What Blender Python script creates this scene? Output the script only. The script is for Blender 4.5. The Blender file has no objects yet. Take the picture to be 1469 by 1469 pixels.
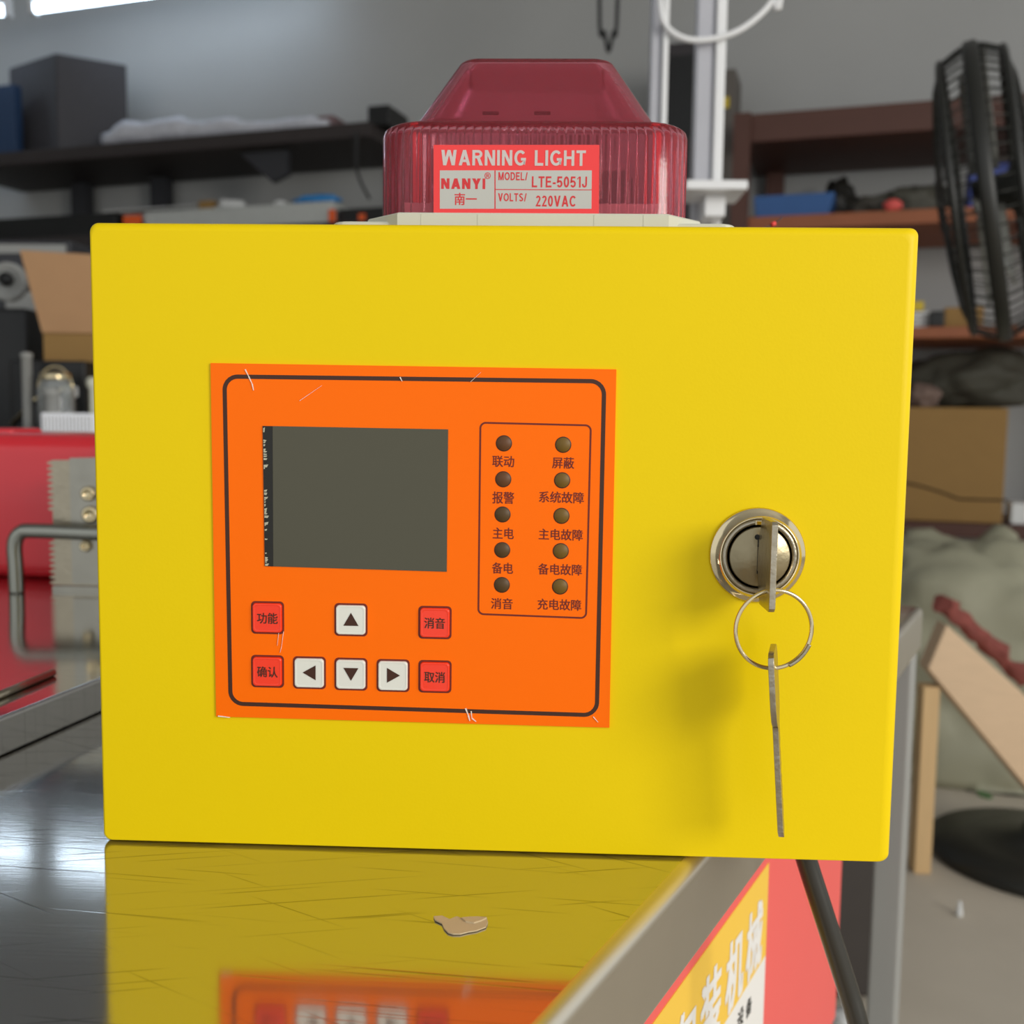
import bpy, bmesh, math, random
from mathutils import Vector, Matrix, noise
random.seed(7)
SC = bpy.context.scene
COL = SC.collection

# ------------------------------------------------------------------ camera
R = Matrix(((0.9992094758947724, 0.037487702970479146, 0.013232362150854713),
            (0.016549433690224553, -0.08960366229574787, -0.9958399971620554),
            (-0.03614608591019371, 0.9952717497393295, -0.0901532286952952)))
CPOS = Vector((0.01991, -0.37746, 0.9638))
FPX = 1469.0
cd = bpy.data.cameras.new('camera')
cam = bpy.data.objects.new('camera', cd)
COL.objects.link(cam)
m = Matrix.Identity(4)
for i in range(3):
    m[i][0] = R[0][i]; m[i][1] = -R[1][i]; m[i][2] = -R[2][i]; m[i][3] = CPOS[i]
cam.matrix_world = m
cd.sensor_width = 36.0
cd.lens = 36.0 * FPX / 1469.0
cd.clip_start = 0.01
cd.dof.use_dof = True
cd.dof.focus_distance = 0.372
cd.dof.aperture_fstop = 12.5
SC.camera = cam

# ------------------------------------------------------------------ world, lights, exposure
SC.view_settings.view_transform = 'Standard'
SC.view_settings.look = 'None'
SC.view_settings.gamma = 1.0
SC.view_settings.exposure = -0.36
SC.view_settings.use_curve_mapping = False
w = bpy.data.worlds.new('daylight'); SC.world = w; w.use_nodes = True
bg = w.node_tree.nodes['Background']
bg.inputs[0].default_value = (0.93, 0.97, 1.0, 1)
bg.inputs[1].default_value = 1.15


def area(name, loc, target, sx, sy, power, col):
    l = bpy.data.lights.new(name, 'AREA'); l.shape = 'RECTANGLE'
    l.size = sx; l.size_y = sy; l.energy = power; l.color = col
    o = bpy.data.objects.new(name, l); COL.objects.link(o)
    o.location = loc
    o.rotation_euler = (Vector(target) - Vector(loc)).to_track_quat('-Z', 'Y').to_euler()
    return o


area('shopfront_daylight', (2.75, -2.2, 1.95), (0.05, 0, 0.92), 1.5, 1.3, 110, (1.0, 0.965, 0.89))

# ------------------------------------------------------------------ pixel -> place helpers (used only to measure where things stand)


def ray(px, py):
    v = Vector(((px - 734.5) / FPX, (py - 734.5) / FPX, 1.0))
    return R.transposed() @ v


def at_y(px, py, Y):
    d = ray(px, py); return CPOS + d * ((Y - CPOS.y) / d.y)


def at_z(px, py, Z):
    d = ray(px, py); return CPOS + d * ((Z - CPOS.z) / d.z)


def at_plane(px, py, p, n):
    d = ray(px, py); return CPOS + d * ((p - CPOS).dot(n) / d.dot(n))

# ------------------------------------------------------------------ materials


def lin(c):
    c = c / 255.0
    return c / 12.92 if c <= 0.04045 else ((c + 0.055) / 1.055) ** 2.4


def rgb(r, g, b): return (lin(r), lin(g), lin(b), 1)


MATS = {}


def mat(name, col, rough=0.5, metal=0.0, var=0.06, scale=30.0, bump=0.0, bscale=None, coat=0.0, trans=0.0, ior=1.45,
        emit=None, estr=0.0, alpha=1.0, spec=0.5, stretch=(1, 1, 1)):
    if name in MATS: return MATS[name]
    M = bpy.data.materials.new(name); M.use_nodes = True
    nt = M.node_tree; b = nt.nodes['Principled BSDF']
    tc = nt.nodes.new('ShaderNodeTexCoord'); mp = nt.nodes.new('ShaderNodeMapping')
    mp.inputs['Scale'].default_value = stretch
    nt.links.new(tc.outputs['Object'], mp.inputs['Vector'])
    nz = nt.nodes.new('ShaderNodeTexNoise'); nz.inputs['Scale'].default_value = scale
    nz.inputs['Detail'].default_value = 4
    nt.links.new(mp.outputs[0], nz.inputs['Vector'])
    mx = nt.nodes.new('ShaderNodeMix'); mx.data_type = 'RGBA'
    mx.inputs['A'].default_value = tuple(max(0, x * (1 - var)) for x in col[:3]) + (1,)
    mx.inputs['B'].default_value = tuple(min(1, x * (1 + var)) for x in col[:3]) + (1,)
    nt.links.new(nz.outputs['Fac'], mx.inputs['Factor'])
    nt.links.new(mx.outputs['Result'], b.inputs['Base Color'])
    b.inputs['Roughness'].default_value = rough
    b.inputs['Metallic'].default_value = metal
    b.inputs['Coat Weight'].default_value = coat
    b.inputs['Coat Roughness'].default_value = 0.06
    b.inputs['Transmission Weight'].default_value = trans
    b.inputs['IOR'].default_value = ior
    b.inputs['Specular IOR Level'].default_value = spec
    b.inputs['Alpha'].default_value = alpha
    if emit:
        b.inputs['Emission Color'].default_value = emit
        b.inputs['Emission Strength'].default_value = estr
    if bump:
        n2 = nt.nodes.new('ShaderNodeTexNoise'); n2.inputs['Scale'].default_value = bscale or scale
        n2.inputs['Detail'].default_value = 3
        nt.links.new(mp.outputs[0], n2.inputs['Vector'])
        bp = nt.nodes.new('ShaderNodeBump'); bp.inputs['Strength'].default_value = bump
        bp.inputs['Distance'].default_value = 0.002
        nt.links.new(n2.outputs['Fac'], bp.inputs['Height'])
        nt.links.new(bp.outputs[0], b.inputs['Normal'])
    MATS[name] = M
    return M


yellow = mat('yellow_powder_coat', rgb(232, 200, 0), 0.42, var=0.02, scale=8, bump=0.03, bscale=900, spec=0.2)
orange = mat('orange_membrane', rgb(255, 110, 0), 0.36, var=0.01, scale=5, spec=0.16)
ink = mat('dark_brown_ink', rgb(62, 30, 12), 0.5, var=0.05)
redink = mat('dark_red_ink', rgb(110, 28, 6), 0.5, var=0.05)
key_red = mat('red_key_plastic', rgb(246, 52, 6), 0.25, var=0.02, coat=0.4)
key_white = mat('white_key_plastic', rgb(222, 220, 208), 0.3, var=0.02, coat=0.3)
lcd = mat('olive_lcd_glass', rgb(76, 73, 56), 0.22, var=0.04, scale=6, spec=0.5)
lcd_edge = mat('black_lcd_seal', rgb(26, 24, 18), 0.4)
foil = mat('torn_foil', rgb(190, 185, 160), 0.3, metal=0.6, var=0.3, scale=400)
led_dark = mat('dark_led', rgb(78, 55, 18), 0.5, var=0.06)
led_brown = mat('brown_led', rgb(92, 55, 20), 0.5, var=0.06)
led_olive = mat('olive_led', rgb(108, 80, 14), 0.5, var=0.06)
chrome = mat('polished_nickel', rgb(222, 205, 166), 0.12, metal=1.0, var=0.03)  # warm tint paints in the yellow door's reflection on the lock
nickel = mat('brushed_nickel', rgb(168, 158, 138), 0.28, metal=1.0, var=0.12, scale=120, bump=0.2, bscale=300)
core_m = mat('worn_lock_core', rgb(150, 138, 110), 0.34, metal=1.0, var=0.15, scale=90, bump=0.15, bscale=200)
dark_gap = mat('black_slot', rgb(20, 18, 12), 0.6)
keymetal = mat('worn_key_metal', rgb(178, 168, 148), 0.3, metal=1.0, var=0.15, scale=200, bump=0.25, bscale=240)
rubber = mat('black_cable_rubber', rgb(46, 43, 35), 0.26, var=0.05)
cream = mat('cream_abs_plastic', rgb(203, 202, 184), 0.4, var=0.02)
label_red = mat('red_label_film', rgb(236, 62, 62), 0.35, var=0.02)
label_grey = mat('silver_label_film', rgb(186, 186, 180), 0.35, var=0.03)
label_txt = mat('pale_label_print', rgb(200, 190, 186), 0.4, var=0.02)
label_rtx = mat('red_label_print', rgb(205, 48, 52), 0.4, var=0.02)
fan_black = mat('black_fan_enamel', rgb(34, 34, 30), 0.4, var=0.05)
dark_steel = mat('dark_grey_paint', rgb(52, 52, 56), 0.5, var=0.1, scale=8)
black_mat = mat('black_plastic', rgb(28, 28, 28), 0.45, var=0.1)
grey_steel = mat('grey_painted_steel', rgb(150, 150, 146), 0.42, var=0.05, scale=15)
rust = mat('red_brown_rack_paint', rgb(84, 52, 42), 0.55, var=0.12, scale=12)
shelf_or = mat('orange_brown_shelf_board', rgb(150, 88, 56), 0.6, var=0.12, scale=14)
white_al = mat('white_powder_coat', rgb(226, 226, 226), 0.35, var=0.03)
white_p = mat('white_plastic', rgb(222, 222, 220), 0.4, var=0.05, scale=10)
kraft = mat('kraft_cardboard', rgb(188, 146, 106), 0.8, var=0.06, scale=20)
kraft_d = mat('brown_cardboard', rgb(150, 116, 66), 0.8, var=0.06, scale=20)
wood = mat('planed_pine', rgb(206, 172, 124), 0.6, var=0.1, scale=10, stretch=(14, 14, 1))
wood_p = mat('pale_plank', rgb(214, 184, 150), 0.6, var=0.08, scale=12, stretch=(2, 12, 12))
blue = mat('blue_plastic', rgb(44, 88, 146), 0.4, var=0.08)
blue_l = mat('bright_blue_wrapper', rgb(60, 140, 205), 0.35, var=0.3, scale=30)
red_m = mat('red_machine_enamel', rgb(226, 38, 50), 0.28, var=0.04, coat=0.5)
or_mark = mat('orange_plastic', rgb(235, 98, 40), 0.4, var=0.05)
wrapm = mat('crinkled_clear_wrap', rgb(205, 206, 214), 0.2, var=0.25, scale=40, bump=1.0, bscale=45)
tarp = mat('grey_green_tarpaulin', rgb(158, 155, 132), 0.6, var=0.1, scale=6, bump=0.5, bscale=18)
rag = mat('faded_red_rag', rgb(132, 70, 62), 0.9, var=0.4, scale=40)
paper = mat('torn_beige_paper', rgb(196, 176, 140), 0.8, var=0.08, scale=60)
sign_red = mat('pink_red_sign_print', rgb(240, 98, 92), 0.4, var=0.04, scale=6)
sign_yel = mat('yellow_sign_print', rgb(246, 200, 70), 0.4, var=0.03, scale=6)
sign_wht = mat('white_sign_print', rgb(236, 233, 228), 0.4, var=0.02, scale=6)
sign_blk = mat('black_sign_print', rgb(40, 38, 36), 0.4)
tube_m = mat('lit_fluorescent_tube', rgb(255, 255, 255), 0.4, emit=(0.66, 0.82, 1, 1), estr=13.0)
wood_d = mat('dark_brown_board', rgb(54, 47, 46), 0.6, var=0.1, scale=10)

# translucent red lens of the beacon: tinted clear plastic with a little milkiness
L = bpy.data.materials.new('red_lens_plastic'); L.use_nodes = True
nt = L.node_tree; pb = nt.nodes['Principled BSDF']
pb.inputs['Base Color'].default_value = (0.97, 0.43, 0.53, 1)
pb.inputs['Roughness'].default_value = 0.11
pb.inputs['Transmission Weight'].default_value = 1.0
pb.inputs['IOR'].default_value = 1.42
df = nt.nodes.new('ShaderNodeBsdfDiffuse'); df.inputs['Color'].default_value = (0.62, 0.04, 0.06, 1)
ms = nt.nodes.new('ShaderNodeMixShader'); ms.inputs[0].default_value = 0.10
nzl = nt.nodes.new('ShaderNodeTexNoise'); nzl.inputs['Scale'].default_value = 40
bl = nt.nodes.new('ShaderNodeBump'); bl.inputs['Strength'].default_value = 0.05; bl.inputs['Distance'].default_value = 0.001
nt.links.new(nzl.outputs['Fac'], bl.inputs['Height']); nt.links.new(bl.outputs[0], pb.inputs['Normal'])
nt.links.new(pb.outputs[0], ms.inputs[1]); nt.links.new(df.outputs[0], ms.inputs[2])
nt.links.new(ms.outputs[0], nt.nodes['Material Output'].inputs[0])
lens_m = L


def stainless(name, col, rough, scratch, metal=1.0):
    M = bpy.data.materials.new(name); M.use_nodes = True
    nt = M.node_tree; b = nt.nodes['Principled BSDF']
    b.inputs['Metallic'].default_value = metal
    tc = nt.nodes.new('ShaderNodeTexCoord')
    # fine brushed bump plus long random scratches from stretched noise in three directions
    facs = []
    for ang, st, sc, th in ((0.10, (10, 700, 1), 1.0, 0.665), (0.5, (9, 640, 1), 1.0, 0.69), (-0.22, (12, 700, 1), 1.0, 0.675)):
        mp = nt.nodes.new('ShaderNodeMapping'); mp.inputs['Rotation'].default_value = (0, 0, ang)
        mp.inputs['Scale'].default_value = st
        mp2 = nt.nodes.new('ShaderNodeMapping'); mp2.inputs['Rotation'].default_value = (0, 0, ang)
        nt.links.new(tc.outputs['Object'], mp2.inputs['Vector'])
        mp.inputs['Rotation'].default_value = (0, 0, 0)
        nt.links.new(mp2.outputs[0], mp.inputs['Vector'])
        nz = nt.nodes.new('ShaderNodeTexNoise'); nz.inputs['Scale'].default_value = sc; nz.inputs['Detail'].default_value = 1.5
        nt.links.new(mp.outputs[0], nz.inputs['Vector'])
        cr = nt.nodes.new('ShaderNodeMapRange'); cr.inputs['From Min'].default_value = th; cr.inputs['From Max'].default_value = th + 0.05
        nt.links.new(nz.outputs['Fac'], cr.inputs['Value']); facs.append(cr.outputs[0])
    mx = None
    for f in facs:
        if mx is None: mx = f; continue
        a = nt.nodes.new('ShaderNodeMath'); a.operation = 'MAXIMUM'
        nt.links.new(mx, a.inputs[0]); nt.links.new(f, a.inputs[1]); mx = a.outputs[0]
    cm = nt.nodes.new('ShaderNodeMix'); cm.data_type = 'RGBA'
    cm.inputs['A'].default_value = col; cm.inputs['B'].default_value = tuple(c * scratch for c in col[:3]) + (1,)
    nt.links.new(mx, cm.inputs['Factor']); nt.links.new(cm.outputs['Result'], b.inputs['Base Color'])
    nb = nt.nodes.new('ShaderNodeTexNoise'); nb.inputs['Scale'].default_value = 14; nb.inputs['Detail'].default_value = 6
    nt.links.new(tc.outputs['Object'], nb.inputs['Vector'])
    rr = nt.nodes.new('ShaderNodeMapRange'); rr.inputs['From Min'].default_value = 0.3; rr.inputs['From Max'].default_value = 0.7
    rr.inputs['To Min'].default_value = rough * 0.8; rr.inputs['To Max'].default_value = rough * 1.2
    nt.links.new(nb.outputs['Fac'], rr.inputs['Value'])
    nt.links.new(rr.outputs[0], b.inputs['Roughness'])
    mpb = nt.nodes.new('ShaderNodeMapping'); mpb.inputs['Scale'].default_value = (30, 600, 1)
    nt.links.new(tc.outputs['Object'], mpb.inputs['Vector'])
    n3 = nt.nodes.new('ShaderNodeTexNoise'); n3.inputs['Scale'].default_value = 1; n3.inputs['Detail'].default_value = 3
    nt.links.new(mpb.outputs[0], n3.inputs['Vector'])
    ad = nt.nodes.new('ShaderNodeMath'); ad.operation = 'SUBTRACT'
    nt.links.new(n3.outputs['Fac'], ad.inputs[0]); nt.links.new(mx, ad.inputs[1])
    bp = nt.nodes.new('ShaderNodeBump'); bp.inputs['Strength'].default_value = 0.03; bp.inputs['Distance'].default_value = 0.0003
    nt.links.new(ad.outputs[0], bp.inputs['Height']); nt.links.new(bp.outputs[0], b.inputs['Normal'])
    return M


steel_top = stainless('scratched_stainless_sheet', (0.56, 0.55, 0.52, 1), 0.095, 0.55, 0.96)
steel_bed = stainless('polished_stainless_tray', (0.62, 0.61, 0.59, 1), 0.09, 0.8)
steel_edge = mat('satin_stainless_fold', rgb(214, 206, 190), 0.38, metal=1.0, var=0.06, scale=20)


def wallmat(name, col, rough=0.85, dirt=0.1):
    return mat(name, col, rough, var=dirt, scale=1.6, bump=0.1, bscale=40)


# ------------------------------------------------------------------ mesh builder


class MB:
    def __init__(self):
        self.bm = bmesh.new(); self.mats = []

    def mi(self, m):
        if m not in self.mats: self.mats.append(m)
        return self.mats.index(m)

    def _f(self, vs, m, smooth=False):
        try:
            f = self.bm.faces.new(vs)
        except ValueError:
            return None
        f.material_index = self.mi(m); f.smooth = smooth
        return f

    def box(self, c, s, m, M3=None, bevel=0.0):
        """c = centre, s = full size, M3 = 3x3 rotation; bevelled in place"""
        t = bmesh.new()
        bmesh.ops.create_cube(t, size=1)
        for v in t.verts: v.co = Vector((v.co.x * s[0], v.co.y * s[1], v.co.z * s[2]))
        if bevel: bmesh.ops.bevel(t, geom=list(t.edges), offset=bevel, segments=3, affect='EDGES', profile=0.5)
        self.merge(t, m, M3, c, smooth=False)

    def merge(self, t, m, M3=None, c=(0, 0, 0), smooth=False):
        c = Vector(c); mp = {}
        for v in t.verts:
            p = (M3 @ v.co if M3 else v.co) + c
            mp[v] = self.bm.verts.new(p)
        for f in t.faces:
            self._f([mp[v] for v in f.verts], m, smooth or f.smooth)
        t.free()

    def prism(self, pts, vec, m, smooth=False, side=None):
        """pts: closed 3-D outline, extruded by vec"""
        vec = Vector(vec)
        a = [self.bm.verts.new(Vector(p)) for p in pts]
        b = [self.bm.verts.new(Vector(p) + vec) for p in pts]
        n = len(pts)
        self._f(a[::-1], m); self._f(b, m)
        for i in range(n): self._f([a[i], a[(i + 1) % n], b[(i + 1) % n], b[i]], side or m, smooth)

    def ring(self, outer, inner, vec, m):
        vec = Vector(vec); n = len(outer)
        o1 = [self.bm.verts.new(Vector(p)) for p in outer]; i1 = [self.bm.verts.new(Vector(p)) for p in inner]
        o2 = [self.bm.verts.new(Vector(p) + vec) for p in outer]; i2 = [self.bm.verts.new(Vector(p) + vec) for p in inner]
        for k in range(n):
            j = (k + 1) % n
            self._f([o1[k], o1[j], i1[j], i1[k]], m); self._f([o2[k], i2[k], i2[j], o2[j]], m)
            self._f([o1[k], o2[k], o2[j], o1[j]], m); self._f([i1[k], i1[j], i2[j], i2[k]], m)

    def tube(self, pts, r, m, seg=12, closed=False, caps=True):
        pts = [Vector(p) for p in pts]; n = len(pts)
        rad = r if isinstance(r, (list, tuple)) else [r] * n
        rings = []; prev = None
        for i, p in enumerate(pts):
            if closed: t = pts[(i + 1) % n] - pts[i - 1]
            else: t = pts[min(i + 1, n - 1)] - pts[max(i - 1, 0)]
            t.normalize()
            if prev is None:
                u = t.orthogonal().normalized()
            else:
                u = (prev - t * prev.dot(t))
                u = u.normalized() if u.length > 1e-6 else t.orthogonal().normalized()
            prev = u; v = t.cross(u)
            rings.append([self.bm.verts.new(p + (u * math.cos(2 * math.pi * k / seg) + v * math.sin(2 * math.pi * k / seg)) * rad[i]) for k in range(seg)])
        for i in range(n if closed else n - 1):
            A = rings[i]; B = rings[(i + 1) % n]
            off = 0
            if closed and i == n - 1:
                off = min(range(seg), key=lambda o: (A[0].co - B[o].co).length)
            for k in range(seg):
                self._f([A[k], A[(k + 1) % seg], B[(k + 1 + off) % seg], B[(k + off) % seg]], m, True)
        if caps and not closed:
            self._f(rings[0][::-1], m); self._f(rings[-1], m)

    def lathe(self, prof, c, axis, m, seg=40, caps=True):
        """prof: [(radius, distance along axis)]"""
        axis = Vector(axis).normalized(); u = axis.orthogonal().normalized(); v = axis.cross(u); c = Vector(c)
        rings = []
        for r, h in prof:
            rings.append([self.bm.verts.new(c + axis * h + (u * math.cos(2 * math.pi * k / seg) + v * math.sin(2 * math.pi * k / seg)) * max(r, 1e-5)) for k in range(seg)])
        for A, B in zip(rings, rings[1:]):
            for k in range(seg): self._f([A[k], A[(k + 1) % seg], B[(k + 1) % seg], B[k]], m, True)
        if caps:
            self._f(rings[0][::-1], m); self._f(rings[-1], m)

    def loft(self, rings, m, cap0=True, cap1=True, smooth=True):
        rs = [[self.bm.verts.new(Vector(p)) for p in r] for r in rings]; n = len(rings[0])
        for A, B in zip(rs, rs[1:]):
            for k in range(n): self._f([A[k], A[(k + 1) % n], B[(k + 1) % n], B[k]], m, smooth)
        if cap0: self._f(rs[0][::-1], m)
        if cap1: self._f(rs[-1], m)
        return rs

    def text(self, body, c, ux, uz, wid, hei, m, bold=0.0, lift=0.0, shear=0.0):
        """fit body into wid x hei centred on c, reading along ux, up uz; bold overprints it slightly shifted"""
        if body.isascii():
            polys, vs, (x0, x1, y0, y1), layer = letters(body, abs(bold))
        else:
            polys, vs, (x0, x1, y0, y1) = glyphs(body, 0.0)
            if bold:
                n0 = len(vs); v2 = []; p2 = []
                for dx, dy in ((-bold, -bold * .6), (bold, -bold * .6), (-bold, bold * .6), (bold, bold * .6)):
                    p2 += [[i + len(v2) for i in p] for p in polys]
                    v2 += [(x + dx, y + dy) for x, y in vs]
                vs, polys = v2, p2
        ux = Vector(ux).normalized(); uz = Vector(uz).normalized(); nn = ux.cross(uz); c = Vector(c)
        sx = wid / (x1 - x0); sy = hei / (y1 - y0) if hei else sx
        # every stroke lies a few microns above the one before, so that crossing strokes never share a plane
        step = 3e-6; k = 0; last = -1
        for p in polys:
            nv = []
            if body.isascii(): k = layer[p[0]]
            elif bold: k = (p[0] * 4) // len(vs)
            for i in p:
                x, y = vs[i]
                a = (x - (x0 + x1) / 2) * sx; b = (y - (y0 + y1) / 2) * sy
                nv.append(self.bm.verts.new(c + ux * (a + shear * b) + uz * b + nn * (lift + k * step)))
            self._f(nv, m)

    def build(self, name, parent=None, bevel=0.0, segs=3, smooth_angle=None, origin=None, recalc=True):
        if recalc: bmesh.ops.recalc_face_normals(self.bm, faces=self.bm.faces)
        me = bpy.data.meshes.new(name)
        org = Vector(origin) if origin is not None else None
        if parent is not None:
            org = Vector(parent['_o']) if '_o' in parent else parent.matrix_world.translation.copy()
        if org is None:
            xs = [v.co for v in self.bm.verts]
            lo = Vector([min(v[i] for v in xs) for i in range(3)]); hi = Vector([max(v[i] for v in xs) for i in range(3)])
            org = Vector(((lo.x + hi.x) / 2, (lo.y + hi.y) / 2, lo.z))
        bmesh.ops.translate(self.bm, verts=self.bm.verts, vec=-org)
        self.bm.to_mesh(me); self.bm.free()
        for mm in self.mats: me.materials.append(mm)
        o = bpy.data.objects.new(name, me); COL.objects.link(o)
        if parent is not None:
            o.parent = parent
        else:
            o.location = org
        ORG[o.name] = org
        if bevel:
            md = o.modifiers.new('edge', 'BEVEL'); md.width = bevel; md.segments = segs; md.limit_method = 'ANGLE'; md.angle_limit = 0.6
            md.harden_normals = False
            for p in me.polygons: p.use_smooth = True
            wn = o.modifiers.new('wn', 'WEIGHTED_NORMAL'); wn.keep_sharp = True
        return o


ORG = {}
GC = {}


def glyphs(body, bold):
    k = (body, bold)
    if k in GC: return GC[k]
    cu = bpy.data.curves.new('glyph', 'FONT'); cu.body = body; cu.offset = bold; cu.resolution_u = 3
    o = bpy.data.objects.new('glyph', cu); COL.objects.link(o)
    bpy.context.view_layer.update()
    me = o.evaluated_get(bpy.context.evaluated_depsgraph_get()).to_mesh()
    vs = [(v.co.x, v.co.y) for v in me.vertices]; ps = [list(p.vertices) for p in me.polygons]
    bb = (min(v[0] for v in vs), max(v[0] for v in vs), min(v[1] for v in vs), max(v[1] for v in vs))
    bpy.data.objects.remove(o); bpy.data.curves.remove(cu)
    if bb[3] - bb[2] < 1e-4: bb = (bb[0], bb[1], bb[2] - 0.01, bb[3] + 0.01)
    GC[k] = (ps, vs, bb)
    return GC[k]


def arc(cx, cy, rx, ry, a0, a1, n=14):
    return [(cx + rx * math.cos(math.radians(a0 + (a1 - a0) * k / n)), cy + ry * math.sin(math.radians(a0 + (a1 - a0) * k / n))) for k in range(n + 1)]


def letter(ch, t):
    """plain grotesque capitals drawn with strokes of width t: (width, [strokes], [polygons])"""
    h = t / 2; k = t * 1.15
    if ch == 'W': return 0.98, [], [[(0, 1), (k, 1), (.22 + k * .5, 0), (.22 - k * .5, 0)], [(.49 - k * .45, 1), (.49 + k * .45, 1), (.22 + k * .5, 0), (.22 - k * .5, 0)],
                                    [(.49 - k * .45, 1), (.49 + k * .45, 1), (.76 + k * .5, 0), (.76 - k * .5, 0)], [(.98 - k, 1), (.98, 1), (.76 + k * .5, 0), (.76 - k * .5, 0)]]
    if ch == 'A': return 0.74, [[(.17, .30), (.57, .30)]], [[(0, 0), (k, 0), (.37 + k * .5, 1), (.37 - k * .5, 1)], [(.74 - k, 0), (.74, 0), (.37 + k * .5, 1), (.37 - k * .5, 1)]]
    if ch == 'V': return 0.70, [], [[(0, 1), (k, 1), (.35 + k * .5, 0), (.35 - k * .5, 0)], [(.70 - k, 1), (.70, 1), (.35 + k * .5, 0), (.35 - k * .5, 0)]]
    if ch == 'Y': return 0.70, [[(.35, .46), (.35, 0)]], [[(0, 1), (k * 1.1, 1), (.35 + h, .42), (.35 - h, .40)], [(.70 - k * 1.1, 1), (.70, 1), (.35 + h, .40), (.35 - h, .42)]]
    if ch == 'N': return 0.66, [[(h, 0), (h, 1)], [(.66 - h, 0), (.66 - h, 1)]], [[(0, 1), (k, 1), (.66, 0), (.66 - k, 0)]]
    if ch == 'M': return 0.80, [[(h, 0), (h, 1)], [(.80 - h, 0), (.80 - h, 1)]], [[(0, 1), (k, 1), (.40 + k * .4, 0), (.40 - k * .4, 0)], [(.80 - k, 1), (.80, 1), (.40 + k * .4, 0), (.40 - k * .4, 0)]]
    if ch == 'I': return t, [[(h, 0), (h, 1)]], []
    if ch == '1': return .36, [[(.36 - h, 0), (.36 - h, 1)]], [[(.36 - t, 1), (.36 - h, 1), (.04, .70), (.0, .80)]]
    if ch == 'L': return .54, [[(h, 0), (h, 1)], [(0, h), (.54, h)]], []
    if ch == 'T': return .60, [[(0, 1 - h), (.60, 1 - h)], [(.30, 0), (.30, 1)]], []
    if ch == 'E': return .58, [[(h, 0), (h, 1)], [(0, h), (.58, h)], [(0, 1 - h), (.56, 1 - h)], [(0, .52), (.52, .52)]], []
    if ch == 'H': return .66, [[(h, 0), (h, 1)], [(.66 - h, 0), (.66 - h, 1)], [(0, .52), (.66, .52)]], []
    if ch == 'R': return .66, [[(h, 0), (h, 1)], [(0, 1 - h), (.34, 1 - h)] + arc(.36, .73, .28 - h, .27 - h, 90, -90) + [(0, .46 + h)]], [[(.28, .5), (.28 + k, .5), (.68, 0), (.68 - k * 1.1, 0)]]
    if ch == 'D': return .68, [[(h, 0), (h, 1)], [(0, 1 - h), (.26, 1 - h)] + arc(.28, .5, .40 - h, .5 - h, 90, -90) + [(0, h)]], []
    if ch == 'O': return .78, [arc(.39, .5, .39 - h, .5 - h, 0, 360, 30)], []
    if ch == '0': return .54, [arc(.27, .5, .27 - h, .5 - h, 0, 360, 30)], []
    if ch == 'C': return .70, [arc(.37, .5, .37 - h, .5 - h, 42, 318, 26)], []
    if ch == 'G': return .74, [arc(.38, .5, .38 - h, .5 - h, 42, 325, 26) + [(.74 - h, .18), (.74 - h, .5)], [(.42, .5 - h), (.74, .5 - h)]], []
    if ch == 'J': return .50, [[(.50 - h, 1), (.50 - h, .30)] + arc(.25, .28, .25 - h, .28 - h, 0, -180) + [(h, .34)]], []
    if ch == 'S': return .62, [arc(.31, .735, .29 - h, .265 - h, 25, 215, 16) + arc(.31, .262, .31 - h, .262 - h, 55, -160, 18)], []
    if ch == '5': return .54, [[(.50, 1 - h), (.12, 1 - h), (.075, .50)] + arc(.26, .325, .28 - h, .325 - h, 130, -155, 22)], []
    if ch == '2': return .54, [arc(.27, .72, .25 - h, .28 - h, 165, -30, 16) + [(.10, h), (.54, h)]], []
    if ch == '-': return .30, [[(0, .38), (.30, .38)]], []
    if ch == '/': return .38, [], [[(0, 0), (k * .8, 0), (.38, 1), (.38 - k * .8, 1)]]
    return .30, [], []


def letters(body, t):
    t = t or 0.16
    vs = []; ps = []; x = 0; layer = {}; L_ = 0
    for ch in body:
        wd, strokes, polys = letter(ch, t)
        for p in polys:
            L_ += 1; layer[len(vs)] = L_ % 12
            ps.append(list(range(len(vs), len(vs) + len(p)))); vs += [(x + a, b_) for a, b_ in p]
        for st in strokes:
            n = len(st); off = []
            for i in range(n):
                p0 = Vector(st[max(i - 1, 0)]); p = Vector(st[i]); p1 = Vector(st[min(i + 1, n - 1)])
                d0 = (p - p0); d1_ = (p1 - p)
                d0 = d0.normalized() if d0.length > 1e-6 else d1_.normalized()
                d1_ = d1_.normalized() if d1_.length > 1e-6 else d0
                if i == 0 and (Vector(st[0]) - Vector(st[-1])).length < 1e-4 and n > 3: d0 = (Vector(st[0]) - Vector(st[-2])).normalized()
                if i == n - 1 and (Vector(st[0]) - Vector(st[-1])).length < 1e-4 and n > 3: d1_ = (Vector(st[1]) - Vector(st[0])).normalized()
                d = (d0 + d1_).normalized() if (d0 + d1_).length > 1e-6 else d0
                nn = Vector((-d.y, d.x)); c_ = max(nn.dot(Vector((-d0.y, d0.x))), 0.6)
                off.append((p + nn * (t / 2 / c_), p - nn * (t / 2 / c_)))
            b0 = len(vs)
            for a, b_ in off: vs += [(x + a.x, a.y), (x + b_.x, b_.y)]
            L_ += 1
            for i in range(n - 1): layer[b0 + 2 * i] = L_ % 12
            for i in range(n - 1): ps.append([b0 + 2 * i, b0 + 2 * i + 1, b0 + 2 * i + 3, b0 + 2 * i + 2])
        x += wd + 0.13 + (0.0 if t > .2 else 0)
    xs = [v[0] for v in vs]
    return ps, vs, (min(xs), max(xs), 0.0, 1.0), layer


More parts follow.
